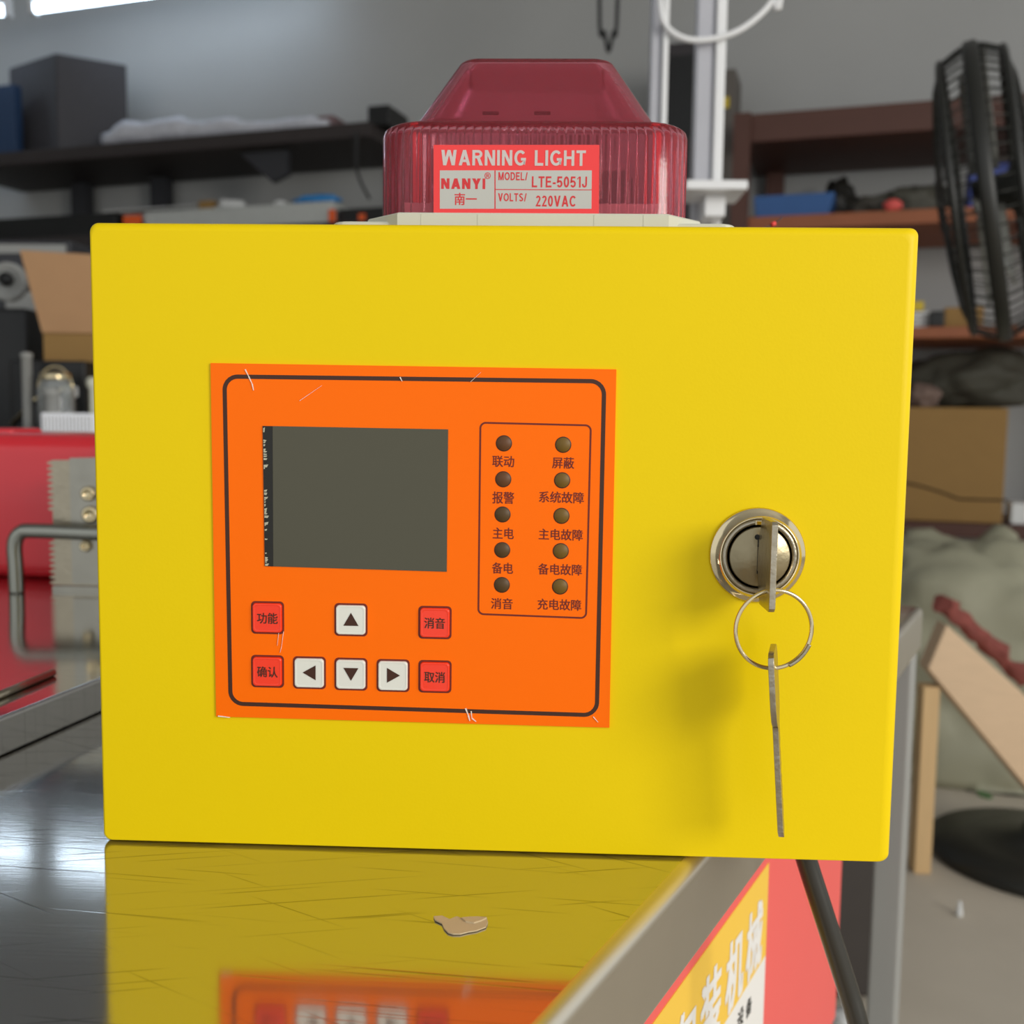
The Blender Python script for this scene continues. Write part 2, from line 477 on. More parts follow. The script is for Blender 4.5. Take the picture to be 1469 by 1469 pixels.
def thing(name, label, cat, loc, group=None):
    o = bpy.data.objects.new(name, None); COL.objects.link(o); o.location = Vector(loc)
    o.empty_display_size = 0.05
    o['label'] = label; o['category'] = cat
    if group: o['group'] = group
    bpy.context.view_layer.update()
    return o


def sub(mb, name, part, **k):
    """a piece of a part: same origin as the part so that it needs no offset"""
    bpy.context.view_layer.update()
    o = mb.build(name, origin=part.matrix_world.translation.copy(), **k)
    o.parent = part; o.location = (0, 0, 0)
    return o


def tag(o, label, cat, group=None):
    o['label'] = label; o['category'] = cat
    if group: o['group'] = group
    return o


def struct(mb, name, **k):
    o = mb.build(name, **k); o['kind'] = 'structure'
    return o


def rrect(corners, rad, seg=6):
    """rounded outline of a (3-D, planar) polygon"""
    out = []; n = len(corners)
    for i in range(n):
        p0, p, p1 = Vector(corners[i - 1]), Vector(corners[i]), Vector(corners[(i + 1) % n])
        a = (p0 - p).normalized(); b = (p1 - p).normalized()
        ang = a.angle(b); t = rad / math.tan(ang / 2)
        s = p + a * t; e = p + b * t
        cen = p + (a + b).normalized() * (rad / math.sin(ang / 2))
        for k in range(seg + 1):
            f = k / seg
            v = (s - cen).lerp(e - cen, f)
            out.append(cen + v.normalized() * rad)
    return out


def shrink(pts, d):
    c = sum((Vector(p) for p in pts), Vector()) / len(pts); out = []
    n = len(pts)
    return [Vector(p) for p in pts] if d == 0 else None


X, Y, Z = Vector((1, 0, 0)), Vector((0, 1, 0)), Vector((0, 0, 1))


def rotz(a): return Matrix.Rotation(a, 3, 'Z')

# ------------------------------------------------------------------ the room
# the far wall stands 16 degrees askew to the table: s runs right along it, q out from it into the room
OW = Vector((1.3, 3.9, 0)); S = Vector((0.961, -0.276, 0)).normalized(); Q = Vector((-S.y, S.x, 0)) * -1
WR = Matrix((S, -Q, Z)).transposed()          # columns: s, into the wall, up


def wp(s, q, z): return OW + S * s + Q * q + Z * z


def wq(px, py, q):
    """point seen at px,py on the plane q in front of the wall -> (s, z)"""
    p = at_plane(px, py, OW + Q * q, Q)
    d = p - OW
    return d.dot(S), p.z


wall_paint = wallmat('grey_white_limewash', rgb(172, 172, 170))
floor_m = mat('worn_concrete', rgb(186, 176, 160), 0.75, var=0.14, scale=5, bump=0.2, bscale=60)
b = MB(); b.box((0.5, 1.6, -0.05), (13, 9.4, 0.1), floor_m); struct(b, 'floor')
b = MB(); b.box(wp(-1.5, -0.06, 1.8), (9, 0.12, 3.6), wall_paint, WR); struct(b, 'wall_back')
b = MB(); b.box((-4.4, 2.2, 1.8), (0.12, 7.6, 3.6), wall_paint); struct(b, 'wall_left')
b = MB(); b.box((-0.4, 2.2, 3.65), (8.6, 8.4, 0.1), wallmat('pale_ceiling', rgb(190, 192, 196))); struct(b, 'ceiling')

# ------------------------------------------------------------------ table
TA = Vector((0.363, 0.559, 0)); TD = Vector((0.4526, 0.8917, 0)).normalized(); TN = Vector((TD.y, -TD.x, 0))
TL = -TN


def tp(along, inset, z): return TA - TD * along + TL * inset + Z * z


table = thing('work_table', 'long stainless steel work table with folded edge, scratched top under the yellow box', 'table', tp(0.8, 0.6, 0))
b = MB()
b.prism([tp(0, 0, 0.758), tp(1.7, 0, 0.758), tp(1.7, 1.2, 0.758), tp(0, 1.2, 0.758)], (0, 0, 0.0405), steel_top, side=steel_edge)
top = b.build('tabletop', table, bevel=0.0055, segs=5)
top.modifiers['edge'].material = 1
top['label'] = 'scratched mirror-like stainless steel top'
for al, ins in ((0.017, 0.016), (1.66, 0.016), (0.017, 1.16), (1.66, 1.16)):
    b = MB(); b.box(tp(al, ins, 0.379), (0.026, 0.026, 0.758), grey_steel, Matrix((TD, TL, Z)).transposed(), bevel=0.003)
    b.build('leg', table)
b = MB()
for al in (0.017, 1.66): b.box(tp(al, 0.595, 0.25), (0.02, 1.12, 0.02), grey_steel, Matrix((TD, TL, Z)).transposed())
b.box(tp(0.845, 1.16, 0.25), (1.62, 0.02, 0.02), grey_steel, Matrix((TD, TL, Z)).transposed())
b.build('brace_rail', table)

# ------------------------------------------------------------------ control box
HB = 0.2329; Z0 = 0.80
box = thing('control_box', 'yellow steel alarm control box with orange keypad panel standing on the table', 'control box', (0, 0.08, Z0 - 0.0012))
b = MB()
b.box((0, 0.084, Z0 + HB / 2 - 0.0006), (0.292, 0.136, HB + 0.0012), yellow)
b.build('cabinet_body', box, bevel=0.0025)


def rr2(x0, x1, z0, z1, r, y, seg=6):
    return rrect([(x0, y, z0), (x1, y, z0), (x1, y, z1), (x0, y, z1)], r, seg)


b = MB()
R_ = 0.0038
DX0, DX1, DZ0, DZ1 = -0.1512, 0.1509, Z0 - 0.0011, Z0 + HB + 0.0012
rings = [rr2(DX0, DX1, DZ0, DZ1, 0.003, 0.0158)]
for k in range(9):
    a = math.pi / 2 * k / 8
    ins = R_ * (1 - math.cos(a)); yy = R_ * (1 - math.sin(a))
    rings.append(rr2(DX0 + ins * 0.45, DX1 - ins * 1.2, DZ0 + ins * 0.25, DZ1 - ins * 0.9, 0.003, yy))
b.loft(rings, yellow)
door = b.build('hinged_door', box)


def F(px, py, y=0.0): return at_y(px, py, y)


# --- keypad panel
b = MB()
b.prism([F(303, 521), F(884, 530), F(874, 1043), F(311, 1027)], (0, -0.0008, 0), orange)
panel = b.build('keypad_panel', box)
panel['label'] = 'orange membrane keypad with screen, keys and indicator lamps'
PY = -0.0008


def frame_ring(mb, quad, rad, th, m):
    o = [F(x, y, PY) for x, y in quad]
    c = sum(o, Vector()) / 4
    inn = []
    for i in range(4):
        p0, p, p1 = o[i - 1], o[i], o[(i + 1) % 4]
        a = (p0 - p).normalized(); bb = (p1 - p).normalized()
        inn.append(p + (a + bb).normalized() * (th / math.sin(a.angle(bb) / 2)))
    mb.ring(rrect(o, rad, 7), rrect(inn, max(rad - th, 0.0004), 7), (0, -0.00008, 0), m)


MM = 0.377 / 1469.0     # one picture pixel on the door, in metres
b = MB()
frame_ring(b, [(319, 537), (870, 544), (859, 1029), (328, 1012)], 22 * MM, 6 * MM, ink)
frame_ring(b, [(688, 605), (849, 609), (842, 888), (685, 882)], 9 * MM, 2.6 * MM, redink)
caps = [('联动', 722, 662, 31, 16), ('报警', 722, 714, 31, 17), ('主电', 722, 765, 30, 16), ('备电', 721, 815, 30, 16), ('消音', 720, 866, 31, 16),
        ('屏蔽', 808, 664, 31, 16), ('系统故障', 805.5, 713.5, 64, 16), ('主电故障', 804.5, 767, 63, 16), ('备电故障', 803.5, 817, 63, 16), ('充电故障', 802.5, 867.5, 63, 16)]
tilt = Vector((1, 0, -0.012))
for s_, x, y, w_, h_ in caps:
    b.text(s_, F(x, y, PY - 0.0001), tilt, Z, w_ * MM, h_ * MM, redink, bold=0.014)
sub(b, 'printed_lines_and_captions', panel)

b = MB()
q = [F(377, 611, PY), F(643, 616, PY), F(641, 820, PY), F(380, 812, PY)]
b.prism(q, (0, -0.0003, 0), lcd)
q2 = [F(377, 611, PY - .0003), F(391, 611.4, PY - .0003), F(392, 812.5, PY - .0003), F(380, 812, PY - .0003)]
b.prism(q2, (0, -0.00012, 0), lcd_edge)
for k in range(60):
    yy = 614 + k * 3.3
    if random.random() < 0.25: continue
    x0 = 377.6 + (yy - 611) * 0.015
    ww = random.uniform(2.0, 6.5); hh = random.uniform(1.6, 4)
    b.prism([F(x0, yy, PY - .0004), F(x0 + ww, yy + random.uniform(-1, 1), PY - .0004), F(x0 + ww * 0.7, yy + hh, PY - .0004), F(x0, yy + hh, PY - .0004)], (0, -0.0001, 0), foil if random.random() < .6 else lcd_edge)
sub(b, 'display_screen', panel)['label'] = 'dark olive unlit screen with torn foil at one edge'

keys = [('功能', 384, 886, 'r'), ('up', 503.5, 889, 'w'), ('消音', 624, 893, 'r'), ('确认', 384, 963, 'r'), ('left', 444, 965, 'w'), ('down', 503.5, 967, 'w'),
        ('right', 564, 969, 'w'), ('取消', 624, 970.5, 'r')]
for s_, x, y, c_ in keys:
    b = MB()
    h = 24.3 * MM; cc = F(x, y, PY)
    out = rr2(cc.x - h, cc.x + h, cc.z - h, cc.z + h, 6 * MM, PY)
    h2 = h - 2.6 * MM
    inn = rr2(cc.x - h2, cc.x + h2, cc.z - h2, cc.z + h2, 5 * MM, PY)
    b.ring(out, inn, (0, -0.0001, 0), redink)
    km = key_red if c_ == 'r' else key_white
    rg = []
    for ins, yy in ((0, 0), (0.1, -0.0005), (0.5, -0.0009), (1.2, -0.0011), (3.2, -0.00095), (3.6, -0.0009)):
        hh = h2 - ins * MM
        rg.append(rr2(cc.x - hh, cc.x + hh, cc.z - hh, cc.z + hh, 5 * MM, PY + yy))
    b.loft(rg, km, cap0=False)
    fy = PY - 0.00105
    fc = F(x, y, fy)
    if c_ == 'r':
        b.text(s_, F(x - .5, y + 1, fy), tilt, Z, 30 * MM, 16 * MM, ink, bold=0.012)
    else:
        a_ = {'up': ((0, 10), (-11, -9), (11, -9)), 'down': ((0, -10), (11, 9), (-11, 9)), 'left': ((-10, 0), (9, -11), (9, 11)), 'right': ((10, 0), (-9, 11), (-9, -11))}[s_]
        b.prism([fc + X * (u * MM) + Z * (v * MM) for u, v in a_], (0, -0.00004, 0), ink)
    nm = {'r': 'red key', 'w': 'white arrow key'}[c_]
    k = sub(b, 'push_button', panel, recalc=True)
    k['label'] = 'red key with dark characters' if c_ == 'r' else 'white key with a dark triangle pointing ' + s_

leds = [(723, 636, led_brown), (722, 687.5, led_brown), (721, 738, led_dark), (720.5, 789, led_dark), (720, 839, led_dark)] + \
       [(808, 638, led_olive), (806.5, 689, led_olive), (805.5, 740, led_olive), (804.5, 790.5, led_olive), (803.5, 841.5, led_olive)]
for x, y, m_ in leds:
    b = MB(); c_ = F(x, y, PY)
    b.lathe([(11.6 * MM, 0), (11.6 * MM, 0.00012), (10.2 * MM, 0.00014)], c_, -Y, ink, 28)
    b.lathe([(10.4 * MM, 0.0001), (10.2 * MM, 0.00018), (0, 0.0002)], c_, -Y, m_, 28, caps=False)
    sub(b, 'indicator_lamp', panel)

# creased clear film still stuck to the panel rim, glints painted as pale strips
crease = mat('crease_glint', rgb(252, 236, 222), 0.15, var=0.02, alpha=0.75)
def crease_strip(p, w0):
    b = MB()
    for (x0, y0), (x1, y1) in zip(p, p[1:]):
        A_, B_ = F(x0, y0, PY - .0001), F(x1, y1, PY - .0001)
        n_ = (B_ - A_).cross(Y).normalized() * w0 * MM
        b.prism([A_ - n_ * .3, B_ - n_ * .15, B_ + n_ * .15, A_ + n_ * .3], (0, -0.0003, 0), crease)
    sub(b, 'crease_glint', panel)['label'] = 'pale painted glint on a crease in the clear protective film'
crease_strip([(352, 530), (357, 540), (362, 551), (364, 560)], 3)
crease_strip([(668, 1016), (672, 1026), (674, 1034)], 4)
crease_strip([(676, 1020), (677, 1030), (683, 1035)], 3)
crease_strip([(574, 541), (577, 547)], 3)
crease_strip([(851, 1028), (858, 1036)], 2)
crease_strip([(313, 1027), (330, 1029)], 3)
crease_strip([(430, 575), (462, 553)], 0.9)
crease_strip([(407, 906), (404, 928), (402, 936)], 1.0)
crease_strip([(400, 908), (398, 926)], 0.8)
crease_strip([(675, 548), (690, 534)], 0.9)

# --- lock
lc = F(1086, 796)
lock = None
b = MB()
b.lathe([(0.0173, 0), (0.0176, 0.0007), (0.0172, 0.0015), (0.0165, 0.0016), (0.0144, 0.0050), (0.0141, 0.0053), (0.0138, 0.0050)], lc, -Y, chrome, 64, caps=False)
b.lathe([(0.0137, 0.0036), (0.0136, 0.0051), (0.0128, 0.0056), (0.0119, 0.0054), (0.0116, 0.0038)], lc, -Y, nickel, 64, caps=False)
b.lathe([(0.0117, 0.0036), (0.0113, 0.0036)], lc, -Y, dark_gap, 48)
lock = b.build('cam_lock', box)
lock['label'] = 'round polished metal cam lock'
b = MB()
b.lathe([(0.0110, 0.0030), (0.0110, 0.0050), (0.0106, 0.0054), (0, 0.0054)], lc, -Y, core_m, 56, caps=False)
b.lathe([(0.0010, 0.0054), (0.0010, 0.00548)], lc + X * (-0.0012) + Z * 0.0072, -Y, dark_gap, 12)
b.box(lc + Vector((0.0003, -0.0054, 0)), (0.0026, 0.0002, 0.0125), dark_gap)
sub(b, 'lock_core', lock)
b = MB()
b.box(lc + Vector((-0.0002, -0.0052, 0.0124)), (0.004, 0.0012, 0.0018), chrome, bevel=0.0003)
sub(b, 'index_notch', lock)

# --- power cable out of the bottom of the box
cp = [at_y(1146, 1195, 0.06), at_y(1158, 1237, 0.06), at_y(1182, 1312, 0.057), at_y(1215, 1415, 0.053), at_y(1231, 1469, 0.05), at_y(1254, 1560, 0.045)]
def spline(p, n=8):
    out = []
    q_ = [p[0]] + list(p) + [p[-1]]
    for i in range(1, len(q_) - 2):
        for k in range(n):
            t = k / n; a, b_, c_, d_ = q_[i - 1], q_[i], q_[i + 1], q_[i + 2]
            out.append(0.5 * ((2 * b_) + (c_ - a) * t + (2 * a - 5 * b_ + 4 * c_ - d_) * t * t + (3 * b_ - a - 3 * c_ + d_) * t ** 3))
    out.append(Vector(p[-1])); return out
b = MB(); b.tube(spline(cp), 0.0046, rubber, 16); pc = b.build('power_cable', box); pc['label'] = 'thick black cable hanging below the box'
b = MB(); b.lathe([(0.0085, -0.002), (0.0085, 0.004), (0.0065, 0.006), (0.0065, 0.009)], (cp[0].x, 0.06, 0.8035), -Z, black_mat, 24); b.build('cable_gland', box)

# ------------------------------------------------------------------ keys and ring


def key_shape(L_bow, W_bow, L_bl, W_bl):
    """outline in (u along length, v across), bow at u=0 going to the blade tip"""
    p = []
    hb = W_bow / 2
    p += [(0.0, -hb * 0.62), (0.0012, -hb * 0.86), (0.004, -hb), (L_bow * 0.72, -hb), (L_bow * 0.9, -hb * 0.8), (L_bow, -W_bl / 2 - 0.0008), (L_bow + 0.002, -W_bl / 2)]
    n = 7
    for i in range(n):
        u0 = L_bow + 0.007 + i * (L_bl - 0.011) / n
        st = (L_bl - 0.011) / n
        dp = (0.0018, 0.0007, 0.0023, 0.0012, 0.0020, 0.0006, 0.0015)[i]
        p += [(u0, -W_bl / 2), (u0 + st * 0.4, -W_bl / 2 + dp), (u0 + st * 0.62, -W_bl / 2 + dp)]
    u1 = L_bow + L_bl
    p += [(u1 - 0.003, -W_bl / 2), (u1, -0.0006), (u1, 0.0006), (u1 - 0.003, W_bl / 2)]
    p += [(L_bow + 0.002, W_bl / 2), (L_bow, W_bl / 2 + 0.0008), (L_bow * 0.9, hb * 0.8), (L_bow * 0.72, hb), (0.004, hb), (0.0012, hb * 0.86), (0, hb * 0.62)]
    return p


# key turned in the lock: its plane is upright and square to the door
b = MB()
kz = 0.9145; kx = lc.x + 0.0002
yb = -0.0275
bow = [(0, 0), (0, .006)]
outl = []
hb = 0.0157
outl = [(yb, hb - 0.0012), (yb + 0.0012, hb), (yb + 0.0165, hb), (yb + 0.0205, 0.0085), (yb + 0.0208, 0.0046), (-0.0049, 0.0042), (-0.0049, -0.0042), (yb + 0.0208, -0.0046),
        (yb + 0.0205, -0.0085), (yb + 0.0165, -hb), (yb + 0.0012, -hb), (yb, -hb + 0.0012)]
b.prism([Vector((kx - 0.0011, u, kz + v)) for u, v in outl], (0.0022, 0, 0), keymetal)
k1 = b.build('key', bevel=0.00025, segs=2)
tag(k1, 'worn metal key turned in the round lock, seen edge-on', 'key', 'cabinet keys')
# hole is suggested by a raised eyelet the ring passes through
# key ring
rc = F(1110, 903, -0.0215); rr_ = 57 * (0.3560 / 1469)
b = MB()
ringpts = []
rq = Matrix.Rotation(math.radians(9), 3, 'Z') @ Matrix.Rotation(math.radians(0), 3, 'X')
for k in range(72):
    a = 2 * math.pi * k / 72
    ringpts.append(rc + rq @ Vector((math.cos(a) * rr_, 0, math.sin(a) * rr_)))
b.tube(ringpts, 0.00078, chrome, 12, closed=True)
sp = []
for k in range(30):
    a = math.radians(-66 + k * 1.5)
    sp.append(rc + rq @ Vector((math.cos(a) * rr_, -0.0011, math.sin(a) * rr_)))
b.tube(sp, 0.00075, nickel, 10)
kr = b.build('key_ring')
tag(kr, 'thin steel split ring hanging from the key in the lock', 'key ring')
# hanging key
b = MB()
ptop = F(1108, 930, -0.0215); pbot = F(1121, 1200, -0.0205)
ax = (pbot - ptop); LL = ax.length; ax.normalize()
tw = math.radians(-3.0)
vd = (CPOS - ptop); vd.z = 0
side = rotz(tw) @ vd.normalized(); side = (side - ax * side.dot(ax)).normalized()
nrm = ax.cross(side).normalized()
prof = key_shape(0.027, 0.021, LL - 0.027, 0.0078)
b.prism([ptop + ax * u + side * v - nrm * 0.0010 for u, v in prof], nrm * 0.0020, keymetal)
k2 = b.build('key', bevel=0.0002, segs=2)
tag(k2, 'spare metal key hanging straight down from the split ring', 'key', 'cabinet keys')

# ------------------------------------------------------------------ warning light
LX = 0.0116
wl = thing('warning_light', 'red strobe warning light with a cream base standing on the yellow box', 'warning light', (LX, 0.08, Z0 + HB))
ZB = Z0 + HB + 0.0006


def rrx(hx, y0, y1, z, r, seg=5, ch=None):
    return rrect([(LX - hx, y0, z), (LX + hx, y0, z), (LX + hx, y1, z), (LX - hx, y1, z)], r, seg)


b = MB()
b.loft([rrx(0.0795, 0.031, 0.136, ZB, 0.006), rrx(0.0795, 0.031, 0.136, ZB + 0.0064, 0.006), rrx(0.0789, 0.0316, 0.1354, ZB + 0.0070, 0.006)], cream, smooth=False)
b.build('mounting_flange', wl)
b = MB()
oc = lambda hx, y0, y1, z, c: [(LX - hx + c, y0, z), (LX + hx - c, y0, z), (LX + hx, y0 + c, z), (LX + hx, y1 - c, z), (LX + hx - c, y1, z), (LX - hx + c, y1, z), (LX - hx, y1 - c, z), (LX - hx, y0 + c, z)]
b.loft([oc(0.0665, 0.027, 0.139, ZB + 0.003, 0.014), oc(0.0665, 0.027, 0.139, ZB + 0.0092, 0.014), oc(0.0660, 0.0275, 0.1385, ZB + 0.0098, 0.014)], cream, smooth=False)
for k in (-0.043, -0.021, 0.024, 0.043):
    b.box((LX + k, 0.02695, ZB + 0.0062), (0.0005, 0.0002, 0.006), cream)
b.build('base', wl)
zb = ZB + 0.0098
# lens: outer skin, then the ribbed inner skin
outer = []; inner = []
y0, y1 = 0.030, 0.136
SK = 0.0362; TOPZ = zb + 0.0690
prof = [(0.0, 0.0), (0.0, SK - 0.0040), (0.0006, SK - 0.0018), (0.0022, SK - 0.0004), (0.0042, SK), (0.0105, SK + 0.0006)]
for k in range(9):
    t = (k + 1) / 9.0
    prof.append((0.0105 + t * 0.0185, SK + 0.0006 + t * (0.0690 - SK - 0.0016)))
prof += [(0.0298, 0.0687), (0.0312, 0.0690)]
for ins, h in prof:
    outer.append(rrx(0.0612 - ins, y0 + ins, y1 - ins, zb + h, max(0.017 - ins * 0.3, 0.004), 8))


def resample(pts, n):
    pts = [Vector(p) for p in pts]; d = [0]
    for a, c_ in zip(pts, pts[1:] + pts[:1]): d.append(d[-1] + (c_ - a).length)
    out = []; j = 0
    for k in range(n):
        t = d[-1] * k / n
        while d[j + 1] < t: j += 1
        f = (t - d[j]) / max(d[j + 1] - d[j], 1e-9)
        out.append(pts[j].lerp(pts[(j + 1) % len(pts)], f))
    return out


NR = 720
cen = Vector((LX, (y0 + y1) / 2, 0))
for i, (ins, h) in enumerate(prof):
    e = 0.0022
    base = resample(rrx(0.0612 - ins - e, y0 + ins + e, y1 - ins - e, zb + max(h - (0.002 if h > 0.03 else 0), 0.0), max(0.015 - ins * 0.3, 0.003), 8), NR)
    ring_ = []
    for k, p in enumerate(base):
        ph = math.cos(k * 2 * math.pi / 6.0)
        d_ = (p - cen); d_.z = 0
        amp = 0.0007 if 0 < h < SK - 0.001 else 0.0
        ring_.append(p + d_.normalized() * amp * ph)
    inner.append(ring_)
b = MB()
ra = b.loft(outer, lens_m, cap0=False, cap1=True)
rb = b.loft([r[::-1] for r in inner], lens_m, cap0=False, cap1=True)
bmesh.ops.recalc_face_normals(b.bm, faces=b.bm.faces)
# inner skin must face inwards
inn_v = set(v for r in rb for v in r)
for f in b.bm.faces:
    if all(v in inn_v for v in f.verts): f.normal_flip()
lens = b.build('lens_cover', wl, recalc=False)
lens['label'] = 'translucent red ribbed lens'
# what stands inside the lens
b = MB()
b.box((LX, 0.083, zb + 0.004), (0.104, 0.088, 0.004), cream)
b.box((LX, 0.083, zb + 0.0145), (0.07, 0.05, 0.017), mat('dark_driver_case', rgb(70, 62, 60), 0.5))
b.build('driver_board', wl)
b = MB()
tp_ = [Vector((LX + math.cos(a) * 0.015, 0.083 + math.sin(a) * 0.012, zb + 0.0255 + a * 0.0004)) for a in [k * 0.35 for k in range(50)]]
b.tube(tp_[:50], 0.0022, mat('strobe_glass', rgb(225, 222, 215), 0.15), 10)
b.build('strobe_tube', wl)
for sx in (-1, 1):
    b = MB(); b.box((LX + sx * 0.047, 0.083, zb + 0.021), (0.003, 0.086, 0.03), mat('red_inner_fin', rgb(235, 60, 55), 0.3), bevel=0.0008)
    b.build('reflector_fin', wl)
for px in (704, 778):
    b = MB(); p_ = at_y(px, 166, 0.049); b.box(p_, (0.0066, 0.0012, 0.0013), black_mat, bevel=0.0003); b.build('vent_slot', wl)

# label sticker on the flat front of the lens
LYY = y0 - 0.00012


def FL(px, py, d=0.0): return at_y(px, py, LYY - d)


LM = (LYY - CPOS.y) / 1469.0
b = MB()
b.prism([FL(622, 208), FL(860, 208), FL(859, 311.5), FL(622, 311.5)], (0, -0.0002, 0), label_red)
d1 = 0.0002
b.prism([FL(631, 244.5, d1), FL(849, 244.5, d1), FL(848.5, 299.5, d1), FL(631, 299.5, d1)], (0, -0.00006, 0), label_grey)
d2 = 0.00026
b.prism([FL(709.3, 244.5, d2), FL(711, 244.5, d2), FL(711, 299.5, d2), FL(709.3, 299.5, d2)], (0, -0.00003, 0), label_rtx)
b.prism([FL(710, 271.2, d2), FL(849, 271.8, d2), FL(849, 273, d2), FL(710, 272.5, d2)], (0, -0.00003, 0), label_rtx)
d3 = 0.0003
b.text('WARNING LIGHT', FL(736.5, 226.5, d3), X, Z, 202 * LM, 21 * LM, label_txt, bold=0.175)
b.text('NANYI', FL(664.5, 263.5, d3), X, Z, 62 * LM, 14.5 * LM, label_rtx, bold=0.215)
b.text('®', FL(699.5, 252, d3), X, Z, 8.5 * LM, 9 * LM, label_rtx, bold=0.012)
b.text('南一', FL(668, 285.5, d3), X, Z, 31 * LM, 16.5 * LM, label_rtx, bold=0.018)
b.text('MODEL/', FL(736, 252.8, d3), X, Z, 41 * LM, 11 * LM, label_rtx, bold=0.17)
b.text('VOLTS/', FL(735, 283, d3), X, Z, 40 * LM, 11 * LM, label_rtx, bold=0.17)
b.text('LTE-5051J', FL(802.5, 261, d3), X, Z, 77 * LM, 15 * LM, label_rtx, bold=0.165)
b.text('220VAC', FL(797, 288.5, d3), X, Z, 56 * LM, 15 * LM, label_rtx, bold=0.165)
lab = b.build('label_sticker', wl)
lab['label'] = 'red and silver printed warning light sticker'

# thin red-tipped wire sticking up behind the box
b = MB()
wpx = [at_y(1078, 338, 0.17), at_y(1090, 330, 0.172), at_y(1104, 324, 0.175), at_y(1112, 320, 0.176), at_y(1122, 312, 0.177)]
wpx = [Vector((wpx[0].x - 0.03, 0.168, 0.95)), Vector((wpx[0].x - 0.012, 0.169, 1.02))] + wpx
b.tube(spline(wpx, 5), 0.0005, rust, 8)
b.tube([wpx[-3].lerp(wpx[-2], 0.3), wpx[-2]], 0.0012, mat('red_wire_tip', rgb(220, 70, 60), 0.4), 8)
wt = b.build('wire_tail', box)

# torn paper scrap stuck to the table
b = MB()
sc_ = [(622, 1316), (634, 1315), (645, 1320), (655, 1316), (664, 1319), (672, 1317), (683, 1316), (698, 1317), (700, 1324), (697, 1331), (684, 1336), (672, 1338), (660, 1341), (650, 1341), (643, 1339), (637, 1333), (634, 1326), (624, 1321)]
b.prism([at_z(x, y, 0.7987) for x, y in sc_], (0, 0, 0.0004), paper)
b.prism([at_z(x, y, 0.7991) for x, y in [(662, 1318), (668, 1323), (680, 1325), (690, 1322), (698, 1318), (686, 1316.5), (672, 1317)]], (0, 0, 0.0005), paper)
tag(b.build('paper_scrap'), 'small torn beige paper scrap stuck to the shiny tabletop', 'paper scrap')

# ------------------------------------------------------------------ printed sign board under the table edge
OFF = 0.03


def tq(px, py, off=OFF):
    return at_plane(px, py, TA + TL * off, TN)


def tal(px, py, off=OFF):
    p = tq(px, py, off); return (TA - p).dot(TD), p.z


def sp_(al, z, out=0.0): return TA - TD * al + TL * OFF + TN * out + Z * z


a_end, _ = tal(1205, 1300); a_y, _ = tal(1100, 1300); _, z_bot = tal(1205, 1442)
_, zw = tal(1065, 1424); _, zt = tal(1065, 1310)
sb = thing('sign_board', 'red sign board with yellow and white print hung under the table edge', 'sign', sp_(0.7, z_bot))
zboard = 0.7575
b = MB()
b.prism([sp_(a_end, z_bot), sp_(1.2, z_bot), sp_(1.2, zboard), sp_(a_end, zboard)], TL * 0.004, sign_red)
b.build('board', sb)
b = MB()
_, ztop = tal(1000, 1379)
b.prism([sp_(a_y, zw), sp_(1.19, zw), sp_(1.19, ztop), sp_(a_y, ztop)], TN * 0.0004, sign_yel)
b.prism([sp_(a_y, z_bot), sp_(1.19, z_bot), sp_(1.19, zw), sp_(a_y, zw)], TN * 0.0004, sign_wht)
_, z1 = tal(1058, 1338); _, z2 = tal(1046, 1450)
hgt = z1 - z2
for ch, cx, cy in (('包', 983, 1468), ('装', 1019, 1428), ('机', 1053, 1390), ('械', 1081, 1350)):
    al, zc = tal(cx, cy)
    b.text(ch, sp_(al, (z1 + z2) / 2, 0.0006), TD, Z, hgt * 0.80, hgt, sign_wht, bold=0.036)
for ch, cx, cy in (('备', 1073, 1444), ('设', 1061, 1460)):
    al, zc = tal(cx, cy); b.text(ch, sp_(al, zc, 0.0006), TD, Z, 0.0115, 0.0105, sign_blk, bold=0.02)
pr = b.build('printed_label', sb)
pr['label'] = 'yellow and white print with white characters'

# ------------------------------------------------------------------ red machine on its stainless bed, left on the table
BZ = 0.818
BD = Vector((0.19, 0.98, 0)).normalized(); BL = Vector((-BD.y, BD.x, 0))
BO = Vector((-0.2414, 0.0929, 0))


def bp_(al, lf, z): return BO + BD * al + BL * lf + Z * z


mach = thing('sealing_machine', 'red enamelled machine on a shiny stainless bed, left of the yellow box', 'machine', bp_(0.3, 0.25, 0.8))
b = MB()
b.prism([bp_(-0.14, 0, 0.7987), bp_(0.66, 0, 0.7987), bp_(0.66, 0.5, 0.7987), bp_(-0.14, 0.5, 0.7987)], (0, 0, 0.0193), steel_bed)
bed = b.build('stainless_bed', mach, bevel=0.002)
b = MB()
b.tube([at_z(-60, 1022, BZ + 0.002), at_z(76, 965, BZ + 0.002)], 0.0021, nickel, 12)
b.build('guide_rod', mach)
# red body
b = MB()
rb0 = at_z(60, 838, BZ)
c_ = rb0 + Vector((0.02, 0.09, 0))
bmr = bmesh.new(); bmesh.ops.create_cube(bmr, size=1)
for v in bmr.verts: v.co = Vector((v.co.x * 0.5, v.co.y * 0.15, v.co.z * 0.128))
bmesh.ops.bevel(bmr, geom=[e for e in bmr.edges], offset=0.018, segments=5, affect='EDGES', profile=0.5)
for f in bmr.faces: f.smooth = True
b.merge(bmr, red_m, rotz(math.radians(-6)), (c_.x, c_.y, BZ + 0.064))
b.build('red_housing', mach)
b = MB()
tz = at_y(20, 613, c_.y).z
b.box((at_y(5, 610, c_.y - 0.02).x, c_.y - 0.02, BZ + 0.124), (0.05, 0.05, 0.016), red_m, rotz(-0.1), bevel=0.005)
b.build('housing_cap', mach)
